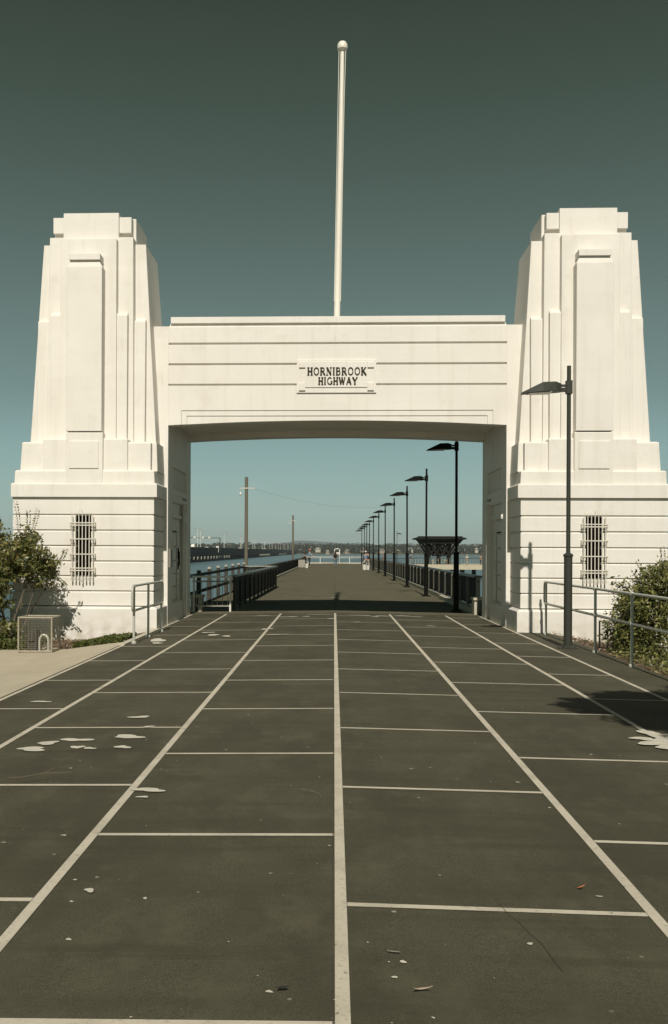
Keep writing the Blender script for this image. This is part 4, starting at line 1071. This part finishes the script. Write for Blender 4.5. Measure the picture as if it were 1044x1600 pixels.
    for sd in (-1, 1):
        sh, el, wr = AR[sd]; i = len(sv); mid = tuple((a + c_) / 2 for a, c_ in zip(sh, el))
        sv += [sh, mid, el]; sr += [.068, .06, .052]; se += [(1, i), (i, i + 1), (i + 1, i + 2)]
    skin_obj('shirt', sv, se, sr, cm(top), t)
    tv = [(0, 0, hipz + .04)]; tr_ = [(.145, .115)]; te = []
    for sd in (-1, 1):
        hp_, kn, an, toe = LG[sd]; i = len(tv); low = kn if shorts else an
        tv += [hp_, tuple((a + c_) / 2 for a, c_ in zip(hp_, kn)), kn] + ([] if shorts else [tuple((a + c_) / 2 for a, c_ in zip(kn, an)), (an[0], an[1], an[2] + .03)])
        tr_ += [.1, .088, .07] + ([] if shorts else [.06, .052]); te += [(0, i)] + [(i + k, i + k + 1) for k in range(len(tv) - i - 1)]
    skin_obj('trousers', tv, te, tr_, cm(legs), t)
    b = MB()
    for sd in (-1, 1):
        an, toe = LG[sd][2], LG[sd][3]
        b.loft([[(an[0] + w_ * c_, yy, zz) for c_, zz in ((-1, 0), (1, 0), (.8, h_), (-.8, h_))] for yy, w_, h_ in ((an[1] + .06, .035, .07), (an[1] - .04, .042, .09), (toe[1], .042, .05), (toe[1] - .05, .025, .03))])
    b.build('shoes', M['slat'], t)
    b = MB(); b.lathe((ht[0], ht[1] + .015, hz + .0), [(.07, -.02), (.094, .04), (.098, .10), (.08, .16), (.03, .195)], 12); b.build('hair', cm(hair), t, smooth=True)
    if hat:
        b = MB(); b.lathe((ht[0], ht[1], hz + .09), [(.16, 0), (.165, .012), (.105, .02), (.1, .09), (.04, .12)], 14); b.build('hat', cm(hat), t, smooth=True)
    return t
DK = (.02, .018, .014)
person((.11, 101.5, -.002), R(180), 'person in tan top and blue jeans walking away down the middle of the pier', (.26, .17, .12), (.10, .15, .20), DK, pose='walk', arm=.6, s=.98)
b = MB(); b.lathe((0, 0, 0), [(.05, 0), (.13, .05), (.15, .2), (.13, .36), (.06, .42)], 10); o = b.build('backpack', M['slat'], None, (0, 0, 0), smooth=True); o.location = (.11, 101.28, 1.12); tag(o, 'dark backpack worn by the person walking down the middle of the pier', 'backpack')
person((-2.62, 101.0, -.04), R(80), 'person in pale blue shirt and orange hat standing by the bin box on the left', (.22, .32, .42), (.03, .03, .03), DK, hat=(.62, .22, .12), arm=.9, s=1.1)
person((-3.45, 102.0, -.05), R(120), 'person in dark clothes bending over behind the bin box on the left', (.02, .02, .02), (.03, .03, .03), DK, pose='bend', arm=.8)
person((3.25, 93.4, -.05), R(200), 'person in dark top leaning near the eighth lamp on the right of the pier', (.025, .03, .04), (.5, .48, .42), DK, arm=.4)
person((3.0, 92.6, -.05), R(150), 'person in blue shirt and white cap standing near the eighth lamp on the right', (.16, .22, .32), (.62, .6, .52), DK, hat=(.7, .68, .6), arm=.7)
jp = [(8.9, 170, (.5, .08, .05), (.7, .66, .55), 'person in red shirt and white hat on the jetty gangway'), (12.9, 170.2, (.5, .12, .1), None, 'bareheaded person in red shirt at the left end of the jetty platform'),
      (13.6, 170.4, (.02, .02, .02), (.6, .58, .5), 'person in black with a white hat at the left end of the jetty platform'), (21.3, 168, (.6, .08, .05), None, 'person in bright red shirt under the right side of the jetty shelter'),
      (23.1, 168, (.6, .58, .5), (.7, .68, .6), 'person in white with a white hat right of the jetty shelter'), (25.3, 167, (.35, .2, .14), None, 'person in brown top near the right end of the jetty'), (26.3, 167, (.02, .02, .02), None, 'person in black at the right end of the jetty')]
for i, (x, y, c, h, lab) in enumerate(jp):
    person((x, y, -.55 if y < 169 or x > 13.8 else -.62), R(170 + 40 * i), lab, c, (.04, .04, .05) if i % 2 else (.3, .27, .2), DK, hat=h, arm=.3 * (i % 3), group='people on the fishing jetty')
t = thing('bin_box', (-3.35, 99, -.05), 'pale slatted bin box standing against the left railing of the pier', 'bin'); off = (-3.35, 99, -.05)
b = MB()
for k in range(8): b.box(-3.68 + k * .085, -3.61 + k * .085, 98.7, 98.73, .06, .84)
b.box(-3.69, -3.01, 98.735, 99.3, .0, .84); b.build('body', M['greywood'], t, off)
b = MB(); b.box(-3.72, -2.98, 98.67, 99.33, .84, .9); b.build('lid', M['slat'], t, off)
def bucket(x, y, lab, s=1):
    t = thing('bucket', (x, y, gz(x)), lab, 'bucket', 'white buckets on the pier'); t.scale = (s, s, s)
    b = MB(); b.lathe((0, 0, 0), [(.13, 0), (.17, .34), (.18, .34), (.18, .37), (.16, .37), (.155, .32)], 14); b.build('body', M['whitepaint'], t, smooth=True)
    b = MB(); b.tube([(-.17, 0, .34), (-.13, 0, .52), (0, 0, .6), (.13, 0, .52), (.17, 0, .34)], .012, 5); b.build('handle', M['whitepaint'], t)
bucket(-2.85, 99.5, 'white bucket between the bin box and the person in blue on the left', 1.2)
bucket(2.85, 90.5, 'white bucket on the deck beside the people near the eighth lamp', 1.35)
bucket(3.2, 91.5, 'taller white bucket just behind the other one near the eighth lamp', 1.1)

# ------------------------------------------------------------------ air
HAZE = 1.1e-4
if HAZE:
    b = MB(); b.box(-12000, 12000, -300, 9800, -7, 150)
    me = bpy.data.meshes.new('haze'); me.from_pydata(b.v, [], b.f)
    m = bpy.data.materials.new('air'); m.use_nodes = True; nt = m.node_tree
    for n_ in list(nt.nodes):
        if n_.type == 'BSDF_PRINCIPLED': nt.nodes.remove(n_)
    pv = nt.nodes.new('ShaderNodeVolumePrincipled'); pv.inputs['Color'].default_value = (.75, .88, .92, 1); pv.inputs['Density'].default_value = HAZE; pv.inputs['Anisotropy'].default_value = 0
    nt.links.new(pv.outputs[0], nt.nodes['Material Output'].inputs['Volume'])
    me.materials.append(m); o = bpy.data.objects.new('haze', me); COL.objects.link(o); o['kind'] = 'stuff'
